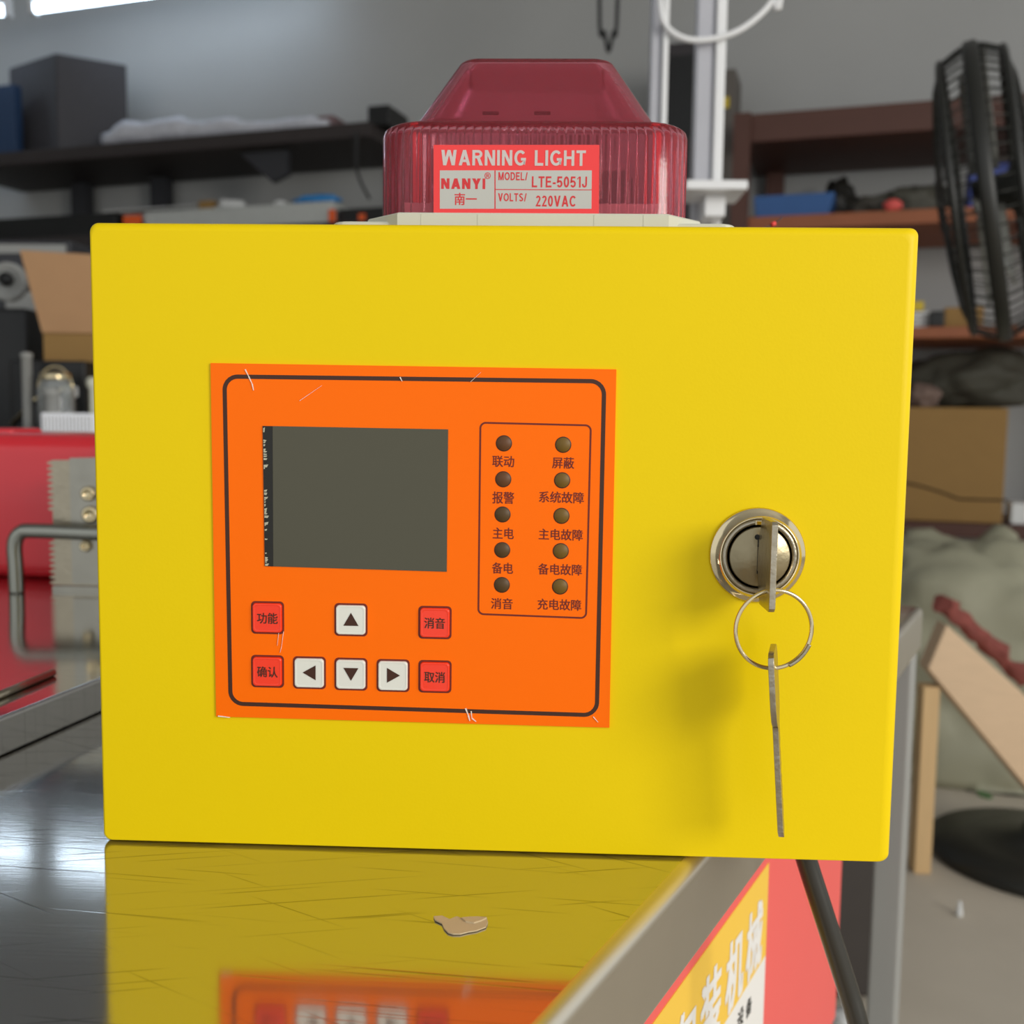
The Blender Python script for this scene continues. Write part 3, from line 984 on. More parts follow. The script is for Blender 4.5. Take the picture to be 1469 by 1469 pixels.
# toothed plate with bolts
yp = 0.445
b = MB()
pl = []
tl, bl_ = at_y(70, 660, yp), at_y(68, 832, yp)
xl = tl.x
n = 22
zt_, zb_ = tl.z, BZ + 0.004
for k in range(n):
    z0_ = zt_ - (zt_ - zb_) * k / n; z1_ = zt_ - (zt_ - zb_) * (k + 1) / n
    if 9 <= k <= 11: pl += [Vector((xl + 0.002, yp, z0_)), Vector((xl + 0.002, yp, z1_))]
    else: pl += [Vector((xl + 0.003, yp, z0_)), Vector((xl - 0.0015, yp, (z0_ * .6 + z1_ * .4))), Vector((xl - 0.0015, yp, (z0_ * .35 + z1_ * .65))), Vector((xl + 0.003, yp, z1_ + 0.0006))]
pl += [Vector((xl + 0.075, yp, zb_)), Vector((xl + 0.075, yp, zt_ + 0.001))]
b.prism(pl, (0, 0.004, 0), nickel)
tp_late = b.build('toothed_plate', mach)
b = MB()
b.prism([Vector((xl + 0.018, yp - 0.002, zb_ + 0.002)), Vector((xl + 0.075, yp - 0.002, zb_ + 0.002)), Vector((xl + 0.075, yp - 0.002, zt_ + 0.004)), Vector((xl + 0.018, yp - 0.002, zt_ + 0.002))], (0, 0.002, 0), mat('dull_plate_steel', rgb(160, 156, 144), 0.3, metal=1.0, var=0.15, scale=60))
sub(b, 'cover_plate', tp_late)
for (x_, y_, r_) in ((128, 708, 0.006), (131, 738, 0.007), (124, 783, 0.005)):
    b = MB(); p_ = at_y(x_, y_, yp - 0.002)
    b.lathe([(r_, 0), (r_, 0.003), (r_ * 0.8, 0.0042), (r_ * 0.55, 0.0042), (r_ * 0.5, 0.002), (0, 0.002)], p_, -Y, chrome, 6 if r_ < .006 else 20)
    sub(b, 'bolt', tp_late)
b = MB()
b.box((xl + 0.036, yp + 0.024, BZ + 0.002), (0.07, 0.052, 0.004), mat('dull_plate_steel', rgb(160, 156, 144), 0.3, metal=1.0, var=0.15, scale=60))
b.build('plate_foot', mach)
# bail handle
yh = 0.43
hp = [at_y(24, 846, yh), at_y(21, 780, yh), at_y(30, 764, yh), at_y(50, 761.5, yh), at_y(140, 765, yh + 0.004), at_y(230, 767, yh + 0.008)]
hp[0].z = BZ
x_r = hp[-1].x
hp2 = spline([hp[0], hp[0].lerp(hp[1], 0.5), hp[1], hp[2], hp[3], hp[4], hp[5]], 6)
hp2 += [Vector((x_r + 0.006, yh + 0.008, hp[5].z - 0.006)), Vector((x_r + 0.008, yh + 0.008, BZ))]
b = MB(); b.tube(hp2, 0.0061, mat('steel_bar', rgb(150, 150, 140), 0.25, metal=1.0), 14)
b.build('bail_handle', mach)

# ------------------------------------------------------------------ bench with clutter behind the machine
bench = thing('work_bench', 'dark work bench with a black top behind the red machine', 'bench', (-1.0, 1.75, 0))
b = MB(); b.box((-1.05, 1.75, 0.905), (1.2, 0.7, 0.03), wood_d); b.build('bench_top', bench, bevel=0.004)
for sx, sy in ((-1.6, 1.45), (-0.5, 1.45), (-1.6, 2.05), (-0.5, 2.05)):
    b = MB(); b.box((sx, sy, 0.445), (0.05, 0.05, 0.89), dark_steel); b.build('leg', bench)
BT = 0.92


def on_bench(px, Yd): p = at_y(px, 620, Yd); return Vector((p.x, Yd, BT))


# open cardboard carton with a raised flap
Yc = 1.62
def quadbox(mb, x0, x1, y0_, y1_, z0_, z1_, m, th=0.004):
    mb.box(((x0 + x1) / 2, y0_ + th / 2, (z0_ + z1_) / 2), (x1 - x0, th, z1_ - z0_), m)
    mb.box(((x0 + x1) / 2, y1_ - th / 2, (z0_ + z1_) / 2), (x1 - x0, th, z1_ - z0_), m)
    mb.box((x0 + th / 2, (y0_ + y1_) / 2, (z0_ + z1_) / 2), (th, y1_ - y0_ - 2 * th, z1_ - z0_), m)
    mb.box((x1 - th / 2, (y0_ + y1_) / 2, (z0_ + z1_) / 2), (th, y1_ - y0_ - 2 * th, z1_ - z0_), m)
    mb.box(((x0 + x1) / 2, (y0_ + y1_) / 2, z0_ + th / 2), (x1 - x0 - 2 * th, y1_ - y0_ - 2 * th, th), m)
pA = at_y(62, 478, Yc); pB = at_y(215, 478, Yc); pT = at_y(30, 360, Yc - 0.04)
carton = thing('cardboard_carton', 'open kraft carton with a raised pale flap, left behind the yellow box', 'carton', ((pA.x + pB.x) / 2, Yc + 0.15, BT))
b = MB(); quadbox(b, pA.x, pB.x, Yc, Yc + 0.26, BT, pA.z, kraft_d); b.build('carton_body', carton)
b = MB()
fl = [Vector((pA.x, Yc - 0.001, pA.z)), Vector((pB.x, Yc - 0.001, pA.z)), at_y(225, 372, Yc - 0.04), pT]
b.prism(fl, (0, -0.004, 0.001), kraft); b.build('flap', carton)

def simple(name, label, cat, mb, group=None, **k): return tag(mb.build(name, **k), label, cat, group)

# small black-and-white round instrument, chrome jar, white boxes
b = MB(); p = on_bench(14, 1.75)
b.box((p.x, 1.80, BT + 0.13), (0.11, 0.14, 0.26), black_mat, bevel=0.01)
inst = b
b.lathe([(0.040, 0), (0.040, 0.01), (0.034, 0.014), (0.03, 0.010), (0, 0.010)], at_y(14, 405, 1.728), -Y, grey_steel, 28)
b.lathe([(0.014, 0.008), (0.014, 0.02), (0, 0.02)], at_y(14, 402, 1.728), -Y, black_mat, 16)
simple('gauge_unit', 'black upright instrument with a round grey dial at the far left', 'instrument', b)
b = MB(); p = on_bench(5, 1.6)
b.lathe([(0.012, 0), (0.012, 0.12), (0.010, 0.13), (0.006, 0.140), (0.007, 0.155)], (p.x - 0.004, 1.5, BT), Z, white_p, 20)
simple('spray_bottle', 'slim white bottle standing in front of the black instrument', 'bottle', b)
jar = thing('glass_jar', 'clear jar with a wire bail standing beside the carton', 'jar', on_bench(82, 1.5))
p = on_bench(82, 1.5)
glass = mat('clear_glass', rgb(235, 238, 236), 0.05, trans=0.85, ior=1.45)
b = MB(); b.lathe([(0.03, 0), (0.032, 0.006), (0.032, 0.088), (0.026, 0.1), (0.026, 0.106), (0.024, 0.106), (0.024, 0.1), (0.0295, 0.087), (0.0295, 0.008), (0, 0.006)], p, Z, glass, 32, caps=False); b.build('jar_body', jar)
b = MB(); b.lathe([(0.027, 0.106), (0.028, 0.108), (0.027, 0.118), (0, 0.120)], p, Z, chrome, 28, caps=False); b.build('lid', jar)
b = MB(); b.tube([p + Vector((0.033 * math.cos(a), -0.002, 0.085 + 0.045 * math.sin(a))) for a in [math.pi * k / 14 for k in range(15)]], 0.0016, chrome, 8); b.build('bail_wire', jar)
b = MB(); pw0 = at_y(58, 592, 1.42); pw1 = at_y(150, 625, 1.42)
b.box(((pw0.x + pw1.x) / 2, 1.47, (BT + pw0.z) / 2), (pw1.x - pw0.x, 0.1, pw0.z - BT), mat('bright_white_card', rgb(248, 249, 255), 0.5, var=0.01), bevel=0.003)
for k in range(14): b.box((pw0.x + 0.006 + k * 0.0065, 1.4196, (BT + pw0.z) / 2), (0.0016, 0.0006, (pw0.z - BT) * 0.75), grey_steel)
simple('white_box', 'small white box with ridged front beside the jar, above the red machine', 'box', b)
b = MB(); p = at_y(118, 512, 1.5)
b.lathe([(0.008, 0), (0.008, 0.09), (0.012, 0.095), (0.013, 0.105), (0.008, 0.112), (0, 0.113)], (p.x + 0.006, 1.53, BT), Z, cream, 20, caps=False)
simple('knob_post', 'cream rounded knob on a short post beside the carton', 'knob', b)
b = MB()
p = on_bench(45, 1.62)
p = at_y(70, 517, 1.57)
b.box((p.x, 1.585, (BT + p.z) / 2), (0.15, 0.05, p.z - BT - 0.001), black_mat, bevel=0.006)
b.box((p.x - 0.03, 1.558, BT + 0.06), (0.04, 0.008, 0.05), dark_steel, bevel=0.003)
b.box((p.x + 0.05, 1.558, BT + 0.085), (0.022, 0.008, 0.02), white_p, bevel=0.003)
b.tube([(p.x - 0.07, 1.556, BT + 0.02), (p.x - 0.02, 1.552, BT + 0.07), (p.x + 0.04, 1.555, BT + 0.09)], 0.004, chrome, 8)
simple('black_device', 'black device with a chrome rod on the bench just behind the jar', 'device', b)
b = MB()
p0_ = at_y(0, 342, 1.9); p1_ = at_y(75, 362, 1.9)
b.box((p0_.x + 0.03, 1.98, (BT + p0_.z) / 2), (0.24, 0.12, p0_.z - BT), dark_steel, bevel=0.006)
b.box((p0_.x + 0.03, 1.918, p0_.z - 0.02), (0.22, 0.006, 0.02), grey_steel)
b.box((p0_.x + 0.05, 1.918, p0_.z - 0.15), (0.10, 0.006, 0.07), grey_steel)
simple('equipment_cabinet', 'tall dark cabinet with a grey stripe behind the instrument and carton', 'cabinet', b)

for nm, x, y, r_, lab_ in (('pipe_fitting', 38, 508, 0.011, 'pale metal fitting at the far left, beside the white bottle'), ('hose_coupling', 74, 560, 0.016, 'small shiny coupling just left of the clear jar')):
    b = MB(); p = at_y(x, y, 1.47 if x > 60 else 1.52)
    b.lathe([(r_ * 0.85, 0), (r_ * 0.85, (p.z - BT) - r_ * 0.6), (r_, (p.z - BT) - r_ * 0.5), (r_, (p.z - BT)), (r_ * 0.6, p.z - BT + r_ * 0.3), (0, p.z - BT + r_ * 0.3)], (p.x, p.y, BT), Z, grey_steel, 18, caps=False)
    simple(nm, lab_, nm.split('_')[1], b)

# ------------------------------------------------------------------ dark rack along the left of the far wall
QF = 0.52


def rack(name, label, s0, s1, levels, posts, m_post, depth, th, pw):
    t = thing(name, label, 'rack', wp((s0 + s1) / 2, depth / 2 + 0.02, 0))
    for z_, mb_ in levels:
        b_ = MB(); b_.box(wp((s0 + s1) / 2, 0.02 + depth / 2, z_ - th / 2), (s1 - s0, depth, th), mb_, WR); b_.build('shelf_board', t, bevel=0.004)
    ztop_ = max(z for z, _ in levels)
    for s_, q_ in posts:
        b_ = MB(); b_.box(wp(s_, q_, (ztop_ - 0.02) / 2), (pw, pw * 0.7, ztop_ - 0.02), m_post, WR); b_.build('upright', t)
    return t


s_a, zA = wq(0, 235, QF); s_b, zB_ = wq(545, 200, QF)
_, zlow = wq(100, 338, QF)
lz = (wq(0, 216, QF)[1] + wq(540, 176, QF)[1]) / 2
print('left rack', s_a, s_b, zA, zB_, zlow)
S0 = wq(-80, 300, QF)[0]; S1 = wq(530, 300, QF)[0]
lr = rack('storage_rack', 'dark storage rack on the far wall, left of the red warning light', S0, S1, [(lz, wood_d), (zlow, wood_d), (0.9, wood_d)],
          [(wq(118, 270, 0.1)[0], 0.1), (wq(232, 270, 0.1)[0], 0.1), (S1 - 0.03, 0.075)], dark_steel, 0.50, 0.06, 0.09)
b = MB()
sb0, zb0 = wq(350, 238, QF - 0.1); sb1, zb1 = wq(418, 262, QF - 0.1)
b.prism([wp(sb0, QF - .1, lz - 0.07), wp(sb1, QF - .1, lz - 0.07), wp(sb1, QF - .1, zb1 + 0.03), wp((sb0 + sb1) / 2 + 0.04, QF - .1, zb1)], Q * 0.03, dark_steel)
b.build('bracket', lr)


def sbox(px0, px1, py0, zbase, q, dep, m, mb=None, bevel=0.006):
    """box standing at zbase whose front, on plane q, spans px0..px1 and reaches up to py0"""
    s0_, z1_ = wq(px0, py0, q); s1_, _ = wq(px1, py0, q)
    mb = mb or MB(); zbase = zbase + 0.0015
    mb.box(wp((s0_ + s1_) / 2, q - dep / 2, (zbase + z1_) / 2), (s1_ - s0_, dep, z1_ - zbase), m, WR, bevel)
    return mb


# things on the top shelf
b = MB()
lz1 = lz + 0.0015
zz = wq(80, 82, 0.42)[1]
pts = [wp(wq(12, 90, 0.36)[0], 0.36, lz1), wp(wq(80, 90, 0.47)[0], 0.47, lz1), wp(wq(182, 90, 0.24)[0], 0.24, lz1), wp(wq(130, 90, 0.06)[0], 0.06, lz1)]
b.prism(pts, (0, 0, zz - lz1), mat('charcoal_crate', rgb(64, 62, 66), 0.6, var=0.12))
simple('storage_crate', 'large dark grey crate on the top shelf of the left rack', 'crate', b, bevel=0.008)
b = sbox(-70, 20, 130, lz, 0.50, 0.05, mat('navy_plastic', rgb(38, 62, 96), 0.5))
simple('storage_bin', 'dark blue bin at the far left of the top shelf', 'bin', b)
# plastic wrapped bundle
b = MB(); cpts = []; rads = []
for k in range(30):
    t = k / 29; px = 150 + (470 - 150) * t
    s_, z_ = wq(px, 180, 0.44)
    r_ = 0.040 + 0.012 * noise.noise(Vector((t * 7, 1.3, 0))) + (0.012 if 0.1 < t < 0.35 else 0) - (0.008 if t > 0.6 else 0)
    if t > 0.95 or t < 0.04: r_ *= 0.7
    cpts.append(wp(s_, 0.435, lz + r_ * 1.12)); rads.append(r_)
b.tube(cpts, rads, wrapm, 18)
for v in b.bm.verts:
    nn = noise.noise(v.co * 22); v.co += Vector((0, nn * 0.006, nn * 0.007 + 0.006))
simple('wrapped_bundle', 'long whitish bundle in crinkled plastic wrap on the top left shelf', 'bundle', b)
b = sbox(390, 478, 172, lz, 0.33, 0.12, mat('dusty_pink_parts', rgb(128, 104, 106), 0.7, var=0.4, scale=60))
simple('parts_tray', 'low dusty pink tray behind the end of the wrapped bundle', 'tray', b)
b = sbox(527, 558, 152, lz, 0.45, 0.2, black_mat)
simple('dark_canister', 'dark upright box at the right end of the top shelf, beside the warning light', 'box', b)

# things on the second shelf
b = sbox(-70, 166, 318, zlow, 0.49, 0.3, black_mat)
simple('long_black_case', 'long black case on the second shelf, left of the grey case', 'case', b)
b = sbox(206, 478, 304, zlow, 0.50, 0.28, mat('pale_grey_panel', rgb(186, 188, 184), 0.5))
gp = thing('grey_case', 'long pale grey case with orange corners on the second shelf', 'case', wp(wq(340, 320, 0.5)[0], 0.36, zlow))
b.build('case_body', gp)
for p0, p1, y_ in ((176, 200, 309), (471, 479, 300)):
    b = sbox(p0, p1, y_, zlow, 0.515, 0.02, or_mark, bevel=0.003); b.build('orange_corner', gp)
ctop = wq(206, 304, 0.5)[1] + 0.001
b = MB()
sA, zA_ = wq(150, 312, 0.5); sB, zB2 = wq(274, 290, 0.5)
b.prism([wp(sA, 0.515, ctop + 0.006), wp(sB, 0.48, ctop + 0.014), wp(sB - 0.02, 0.33, ctop + 0.055), wp(sA + 0.16, 0.30, ctop + 0.03)], (0, 0, 0.004), white_p)
simple('paper_sheet', 'curled white sheet lying on the pale grey case', 'paper', b)
def lump(px0, px1, py0, py1, q, m, amp=0.35, seed=0, zb_=None):
    s0_, za = wq(px0, py0, q); s1_, zb2 = wq(px1, py1, q)
    t = bmesh.new(); bmesh.ops.create_icosphere(t, subdivisions=4, radius=1)
    cx, cz = (s0_ + s1_) / 2, (za + zb2) / 2; rx, rz = (s1_ - s0_) / 2, (za - zb2) / 2
    for v in t.verts:
        n_ = noise.fractal(v.co * 1.7 + Vector((seed, 0, 0)), 1.0, 2.0, 4)
        v.co *= 1 + amp * n_
        v.co = Vector((v.co.x * rx, v.co.y * min(rx, rz) * 1.1, max(v.co.z, -0.92) * rz))
    for f in t.faces: f.smooth = True
    if zb_ is not None:
        lo = min(v.co.z for v in t.verts); hi = max(v.co.z for v in t.verts); k_ = (za - zb_ - 0.0015) / (hi - lo)
        for v in t.verts: v.co.z = (v.co.z - lo) * k_ + zb_ + 0.0015 - cz
    mb = MB(); mb.merge(t, m, WR, wp(cx, q, cz), smooth=True)
    return mb
b = lump(310, 352, 288, 313, 0.42, white_p, 0.4, 3, ctop); simple('plastic_bag', 'crumpled white bag on the middle of the pale grey case', 'bag', b)
b = sbox(284, 306, 288, ctop, 0.45, 0.1, kraft_d); simple('brown_packet', 'small brown packet between the white sheet and the white bag', 'packet', b)
b = lump(394, 412, 288, 306, 0.42, white_p, 0.2, 9, ctop); simple('white_cup', 'tiny white crumpled cup beside the blue packet', 'cup', b)
b = lump(423, 488, 281, 302, 0.42, blue_l, 0.18, 5, ctop); simple('blue_packet', 'bright blue wrapped packet at the end of the pale grey case', 'packet', b)
b = sbox(484, 552, 300, zlow, 0.48, 0.18, black_mat)
s_, z_ = wq(519, 312, 0.485); b.box(wp(s_, 0.483, z_), (0.03, 0.008, 0.03), or_mark, WR)
simple('black_unit', 'black unit with a small orange-red light next to the grey case', 'device', b)
b = MB()
cc_ = [wp(*(lambda a: (a[0], 0.56, a[1]))(wq(x, y, 0.56))) for x, y in ((512, 190), (511, 235), (518, 262), (530, 285))]
b.tube(spline(cc_, 5), 0.006, black_mat, 8)
simple('hanging_cable', 'black cable hanging in a curve from the top left shelf', 'cable', b)
b = MB()
cA = [wp(*(lambda a: (a[0], 0.9, a[1]))(wq(x, y, 0.9))) for x, y in ((858, -60), (860, 0), (867, 45), (873, 74), (880, 45), (886, 0), (889, -60))]
top_z = 3.6
cA[0].z = 3.6; cA[-1].z = 3.6
b.tube(spline(cA, 6), 0.007, black_mat, 8)
simple('drop_cable', 'thin black cable loop hanging from the ceiling above the warning light', 'cable', b)

# ------------------------------------------------------------------ ceiling tube lights
def tube_light(pxa, pya, pxb, pyb, Ya, Yb, label):
    A_ = at_y(pxa, pya, Ya); B_ = at_y(pxb, pyb, Yb); d = (B_ - A_).normalized()
    t = thing('tube_light', label, 'lamp', (A_ + B_) / 2, 'ceiling tube lights')
    b_ = MB(); b_.tube([A_, B_], 0.019, tube_m, 14); b_.build('tube', t)
    mid = (A_ + B_) / 2 + Z * 0.045; xx = d; yy = Z.cross(xx).normalized(); zz_ = xx.cross(yy)
    b_ = MB(); b_.box(mid, ((B_ - A_).length + 0.04, 0.06, 0.045), white_al, Matrix((xx, yy, zz_)).transposed(), 0.004); b_.build('batten', t)
    for e in (A_, B_):
        b_ = MB(); b_.box(e + Z * 0.005 - d * (0.012 if e is A_ else -0.012), (0.024, 0.045, 0.06), white_al, Matrix((xx, yy, zz_)).transposed()); b_.build('end_cap', t)
    for f in (0.25, 0.75):
        b_ = MB(); p_ = A_.lerp(B_, f) + Z * 0.06; b_.tube([p_, Vector((p_.x, p_.y, 3.6))], 0.004, grey_steel, 6); b_.build('hanger_wire', t)


tube_light(52, 12, 420, -38, 4.5, 4.3, 'long lit fluorescent tube entering at the top left of the photo')
tube_light(-330, 40, 8, 16, 4.5, 4.45, 'short visible end of a lit fluorescent tube in the top left corner')

# ------------------------------------------------------------------ red-brown rack on the right
QR = 0.58
_, z1r = wq(1210, 152, QR); _, z2r = wq(1210, 304, QR); _, z3r = wq(1350, 468, QR); _, z4r = wq(1380, 775, QR)
R0 = wq(1062, 300, QR)[0]; R1 = wq(1700, 300, QR)[0]
print('right rack', R0, R1, z1r, z2r, z3r, z4r)
z4r = 0.62
rr = thing('storage_rack', 'red-brown storage rack on the far wall, behind the black fan', 'rack', wp((R0 + R1) / 2, 0.3, 0))
for z_, m_, th in ((z1r, rust, 0.10), (z2r, shelf_or, 0.05), (z3r, shelf_or, 0.04), (z4r, rust, 0.05)):
    b = MB(); b.box(wp((R0 + R1) / 2, 0.30, z_ - th / 2), (R1 - R0, 0.54, th), m_, WR); b.build('shelf_board', rr, bevel=0.004)
for s_, q_, w_ in ((R0 - 0.0, QR + 0.012, 0.06), (R1 - 0.03, QR + 0.012, 0.06), (wq(1114, 220, 0.06)[0], 0.06, 0.07), (R1 - 0.03, 0.06, 0.06)):
    b = MB(); b.box(wp(s_, q_, z1r / 2), (w_, 0.04, z1r - 0.01), rust, WR); b.build('upright', rr)
# rack contents
b = MB()
s0_, zt0 = wq(1082, 280, 0.58); s1_, _ = wq(1198, 278, 0.58)
zq = z2r + 0.002
tr = [wp(s0_ + 0.005, 0.55, zq), wp(s1_ - 0.02, 0.55, zq), wp(s1_ - 0.02, 0.33, zq), wp(s0_ + 0.005, 0.33, zq)]
tr2 = [wp(s0_ - 0.003, 0.56, zt0), wp(s1_ + 0.0, 0.56, zt0), wp(s1_ + 0.0, 0.32, zt0), wp(s0_ - 0.003, 0.32, zt0)]
b.loft([tr, tr2], blue, smooth=False, cap1=False)
cx_ = sum((Vector(p) for p in tr2), Vector()) / 4
tr3 = [Vector(p).lerp(cx_, 0.06) for p in tr2]; tr4 = [Vector(p).lerp(sum((Vector(q) for q in tr), Vector()) / 4, 0.1) + Z * 0.004 for p in tr]
b.loft([tr2, tr3, tr4], blue, cap0=False, smooth=False)
simple('parts_tray', 'flat blue plastic tray on the middle shelf of the red-brown rack', 'tray', b)
b = lump(1178, 1228, 254, 300, 0.20, mat('dark_machine_part', rgb(40, 38, 34), 0.5), 0.3, 11, z2r); simple('machine_part', 'dark rounded machine part behind the blue tray', 'machine part', b)
b = lump(1215, 1300, 283, 304, 0.45, mat('dim_scrap', rgb(58, 54, 46), 0.6), 0.4, 21, z2r); simple('machine_part', 'low dark scrap heap on the middle shelf next to the blue tray', 'machine part', b)
b = lump(1268, 1294, 286, 300, 0.545, mat('pink_red_cap', rgb(220, 90, 84), 0.4), 0.15, 13, z2r); simple('pink_plug', 'small pinkish red plug on the middle shelf of the right rack', 'plug', b)
b = sbox(1392, 1456, 236, z2r, 0.45, 0.15, mat('blue_carton', rgb(54, 70, 140), 0.5)); simple('blue_bin', 'blue box on the middle shelf seen through the fan cage', 'box', b)
b = lump(1250, 1380, 268, 300, 0.25, mat('grey_bagged_parts', rgb(92, 90, 80), 0.6, var=0.3), 0.35, 17, z2r); simple('bagged_parts', 'grey bagged parts lying behind the fan on the middle shelf', 'bag', b)
b = sbox(1355, 1412, 441, z3r, 0.5, 0.2, kraft_d); simple('small_carton', 'small brown carton on the lower orange shelf beside the fan', 'carton', b)
b = MB()
for k in range(4):
    s0_, _ = wq(1309, 440, 0.5); s1_, _ = wq(1346, 440, 0.5)
    b.box(wp((s0_ + s1_) / 2 + random.uniform(-.006, .006), 0.42, z3r + 0.0085 + k * 0.0155), (s1_ - s0_, 0.14, 0.013), white_p, WR, 0.002)
simple('paper_stack', 'stack of white paper packs on the lower orange shelf', 'paper stack', b)
b = sbox(1308, 1326, 432, z3r + 0.0635, 0.48, 0.08, mat('yellow_tape', rgb(214, 186, 50), 0.5)); simple('tape_roll', 'small yellow block on top of the white paper packs', 'tape', b)
b = sbox(1334, 1356, 446, z3r, 0.53, 0.05, black_mat); simple('black_tin', 'small black tin between the paper packs and the small carton', 'tin', b)
# big carton on the lowest shelf
s0_, zt0 = wq(1288, 584, 0.54); s1_, _ = wq(1447, 584, 0.54)
big = thing('cardboard_carton', 'large brown carton with a dark seam above the grey-green tarpaulin', 'carton', wp((s0_ + s1_) / 2, 0.35, z4r))
b = MB(); b.box(wp((s0_ + s1_) / 2, 0.35, (z4r + 0.0015 + zt0) / 2), (s1_ - s0_, 0.38, zt0 - z4r - 0.0015), kraft_d, WR, 0.004); b.build('carton_body', big)
b = MB()
se = [(1288, 690), (1320, 697), (1350, 706), (1376, 716), (1410, 717), (1446, 718)]
pp = [wp(wq(x, y, 0.541)[0], 0.541, wq(x, y, 0.541)[1]) for x, y in se]
b.tube(pp, 0.004, mat('dark_seam', rgb(62, 44, 24), 0.8), 6); b.build('seam', big)
b = lump(1300, 1345, 548, 588, 0.45, mat('pinkish_sacking', rgb(120, 100, 90), 0.8), 0.3, 30, zt0); simple('small_sack', 'small pinkish sack lying on top of the large brown carton', 'sack', b)
b = lump(1310, 1485, 498, 585, 0.24, mat('shaded_wall_grey', rgb(74, 72, 62), 0.7), 0.25, 33, zt0); simple('shade_mound', 'dim grey cover standing in for shade above the large brown carton', 'mound', b)  # lump widened and darkened to stand in for the shaded wall under the shelf
b = sbox(1451, 1500, 722, z4r, 0.54, 0.12, white_p); simple('white_carton', 'small white box at the photo edge beside the large brown carton', 'box', b)

# tarpaulin heap
t = bmesh.new(); bmesh.ops.create_icosphere(t, subdivisions=5, radius=1)
pc_ = at_y(1415, 900, 2.55)
for v in t.verts:
    n_ = noise.fractal(v.co * 1.4 + Vector((4, 2, 0)), 1.0, 2.0, 3)
    fold = 0.05 * math.sin((v.co.x * 1.2 + v.co.z * 1.9 + n_ * 1.2) * 5.5) + 0.03 * math.sin((v.co.x * 2.1 - v.co.z * 1.4 + n_ * 2.0) * 6.0)
    v.co *= 1 + 0.13 * n_ + fold
    v.co = Vector((v.co.x * 0.52, v.co.y * 0.36, max(v.co.z, -0.25)))
for f in t.faces: f.smooth = True
zt0 = at_y(1400, 772, 2.5).z
for v in t.verts: v.co.z = (v.co.z + 0.25) / 1.25 * (zt0 * 1.0)
b = MB(); b.merge(t, tarp, rotz(-0.2), (pc_.x + 0.02, 2.62, 0.0), smooth=True)
simple('tarpaulin_heap', 'heap of folded grey-green tarpaulin below the large brown carton', 'tarpaulin', b)

# ------------------------------------------------------------------ wooden stand and rag
Yw = 1.80
st = thing('wooden_stand', 'pale wooden stand with an upright leg and a slanting plank, right of the table', 'stand', at_z(1320, 1250, 0))
f0 = at_z(1320, 1250, 0)
ptop_ = at_y(1319, 982, Yw)
b = MB(); b.box((f0.x, Yw, ptop_.z / 2), (0.036, 0.04, ptop_.z), wood, bevel=0.003); b.build('leg', st)
b = MB()
qd = [at_y(1331, 960, Yw - 0.03), at_y(1358, 896, Yw - 0.03), at_y(1500, 1024, Yw - 0.03), at_y(1500, 1164, Yw - 0.03)]
b.prism(qd, (0, 0.055, 0), wood_p); b.build('slanting_plank', st, bevel=0.004)
b = MB()
rg = []
for k in range(14):
    t_ = k / 13; p_ = qd[1].lerp(qd[2], t_ * 0.85); rg.append(p_)
tb = MB()
tb.tube([p_ + Vector((0, 0.03 + 0.008 * math.sin(k * 1.9), 0.040 + 0.004 * math.sin(k * 2.3))) for k, p_ in enumerate(rg)], [0.017 + 0.004 * math.sin(k * 1.7) for k in range(14)], rag, 14)
for v in tb.bm.verts:
    v.co += Vector((noise.noise(v.co * 45), noise.noise(v.co * 45 + Vector((9, 0, 0))), noise.noise(v.co * 38 + Vector((0, 7, 0))))) * 0.014
simple('red_rag', 'faded red rag twisted along the top of the slanting plank', 'rag', tb)

# dark case on the floor beyond the table, and a pale bag
b = MB()
cL = at_z(1150, 1443, 0); cR = at_z(1258, 1443, 0)
b.box(((cL.x + cR.x) / 2, cL.y + 0.12, 0.24), (cR.x - cL.x, 0.22, 0.46), mat('black_brown_case', rgb(62, 56, 52), 0.6, var=0.08), bevel=0.01)
for fx in (-0.05, 0.05):
    b.box(((cL.x + cR.x) / 2 + fx, cL.y + 0.12, 0.008), (0.02, 0.16, 0.016), black_mat)
simple('equipment_case', 'dark brown case on the floor between the sign board and the table leg', 'case', b)
t = bmesh.new(); bmesh.ops.create_icosphere(t, subdivisions=3, radius=1)
pb_ = at_z(1216, 1475, 0)
for v in t.verts:
    v.co *= 1 + 0.25 * noise.noise(v.co * 2.2)
    v.co = Vector((v.co.x * 0.025, v.co.y * 0.025, (max(v.co.z, -0.8) + 0.8) * 0.018))
for f in t.faces: f.smooth = True
b = MB(); b.merge(t, white_p, None, (pb_.x, pb_.y, 0), True)
simple('crumpled_wrapper', 'pale crumpled wrapper on the floor behind the black cable', 'wrapper', b)
b = MB(); p = at_z(1376, 1314, 0)
b.lathe([(0.006, 0), (0.007, 0.004), (0.004, 0.02), (0.003, 0.03)], p, Z, white_p, 10)
simple('bottle_cap', 'tiny white scrap standing on the floor in front of the fan base', 'scrap', b)
b = MB(); p = at_z(1412, 1141, 0)
b.prism([p + Vector((math.cos(a) * 0.018, math.sin(a) * 0.03, 0)) for a in (0.2, 1.3, 2.2, 3.4, 4.6, 5.5)], (0, 0, 0.004), mat('green_scrap', rgb(86, 120, 76), 0.6))
simple('green_scrap', 'tiny green scrap on the floor behind the fan base', 'scrap', b)

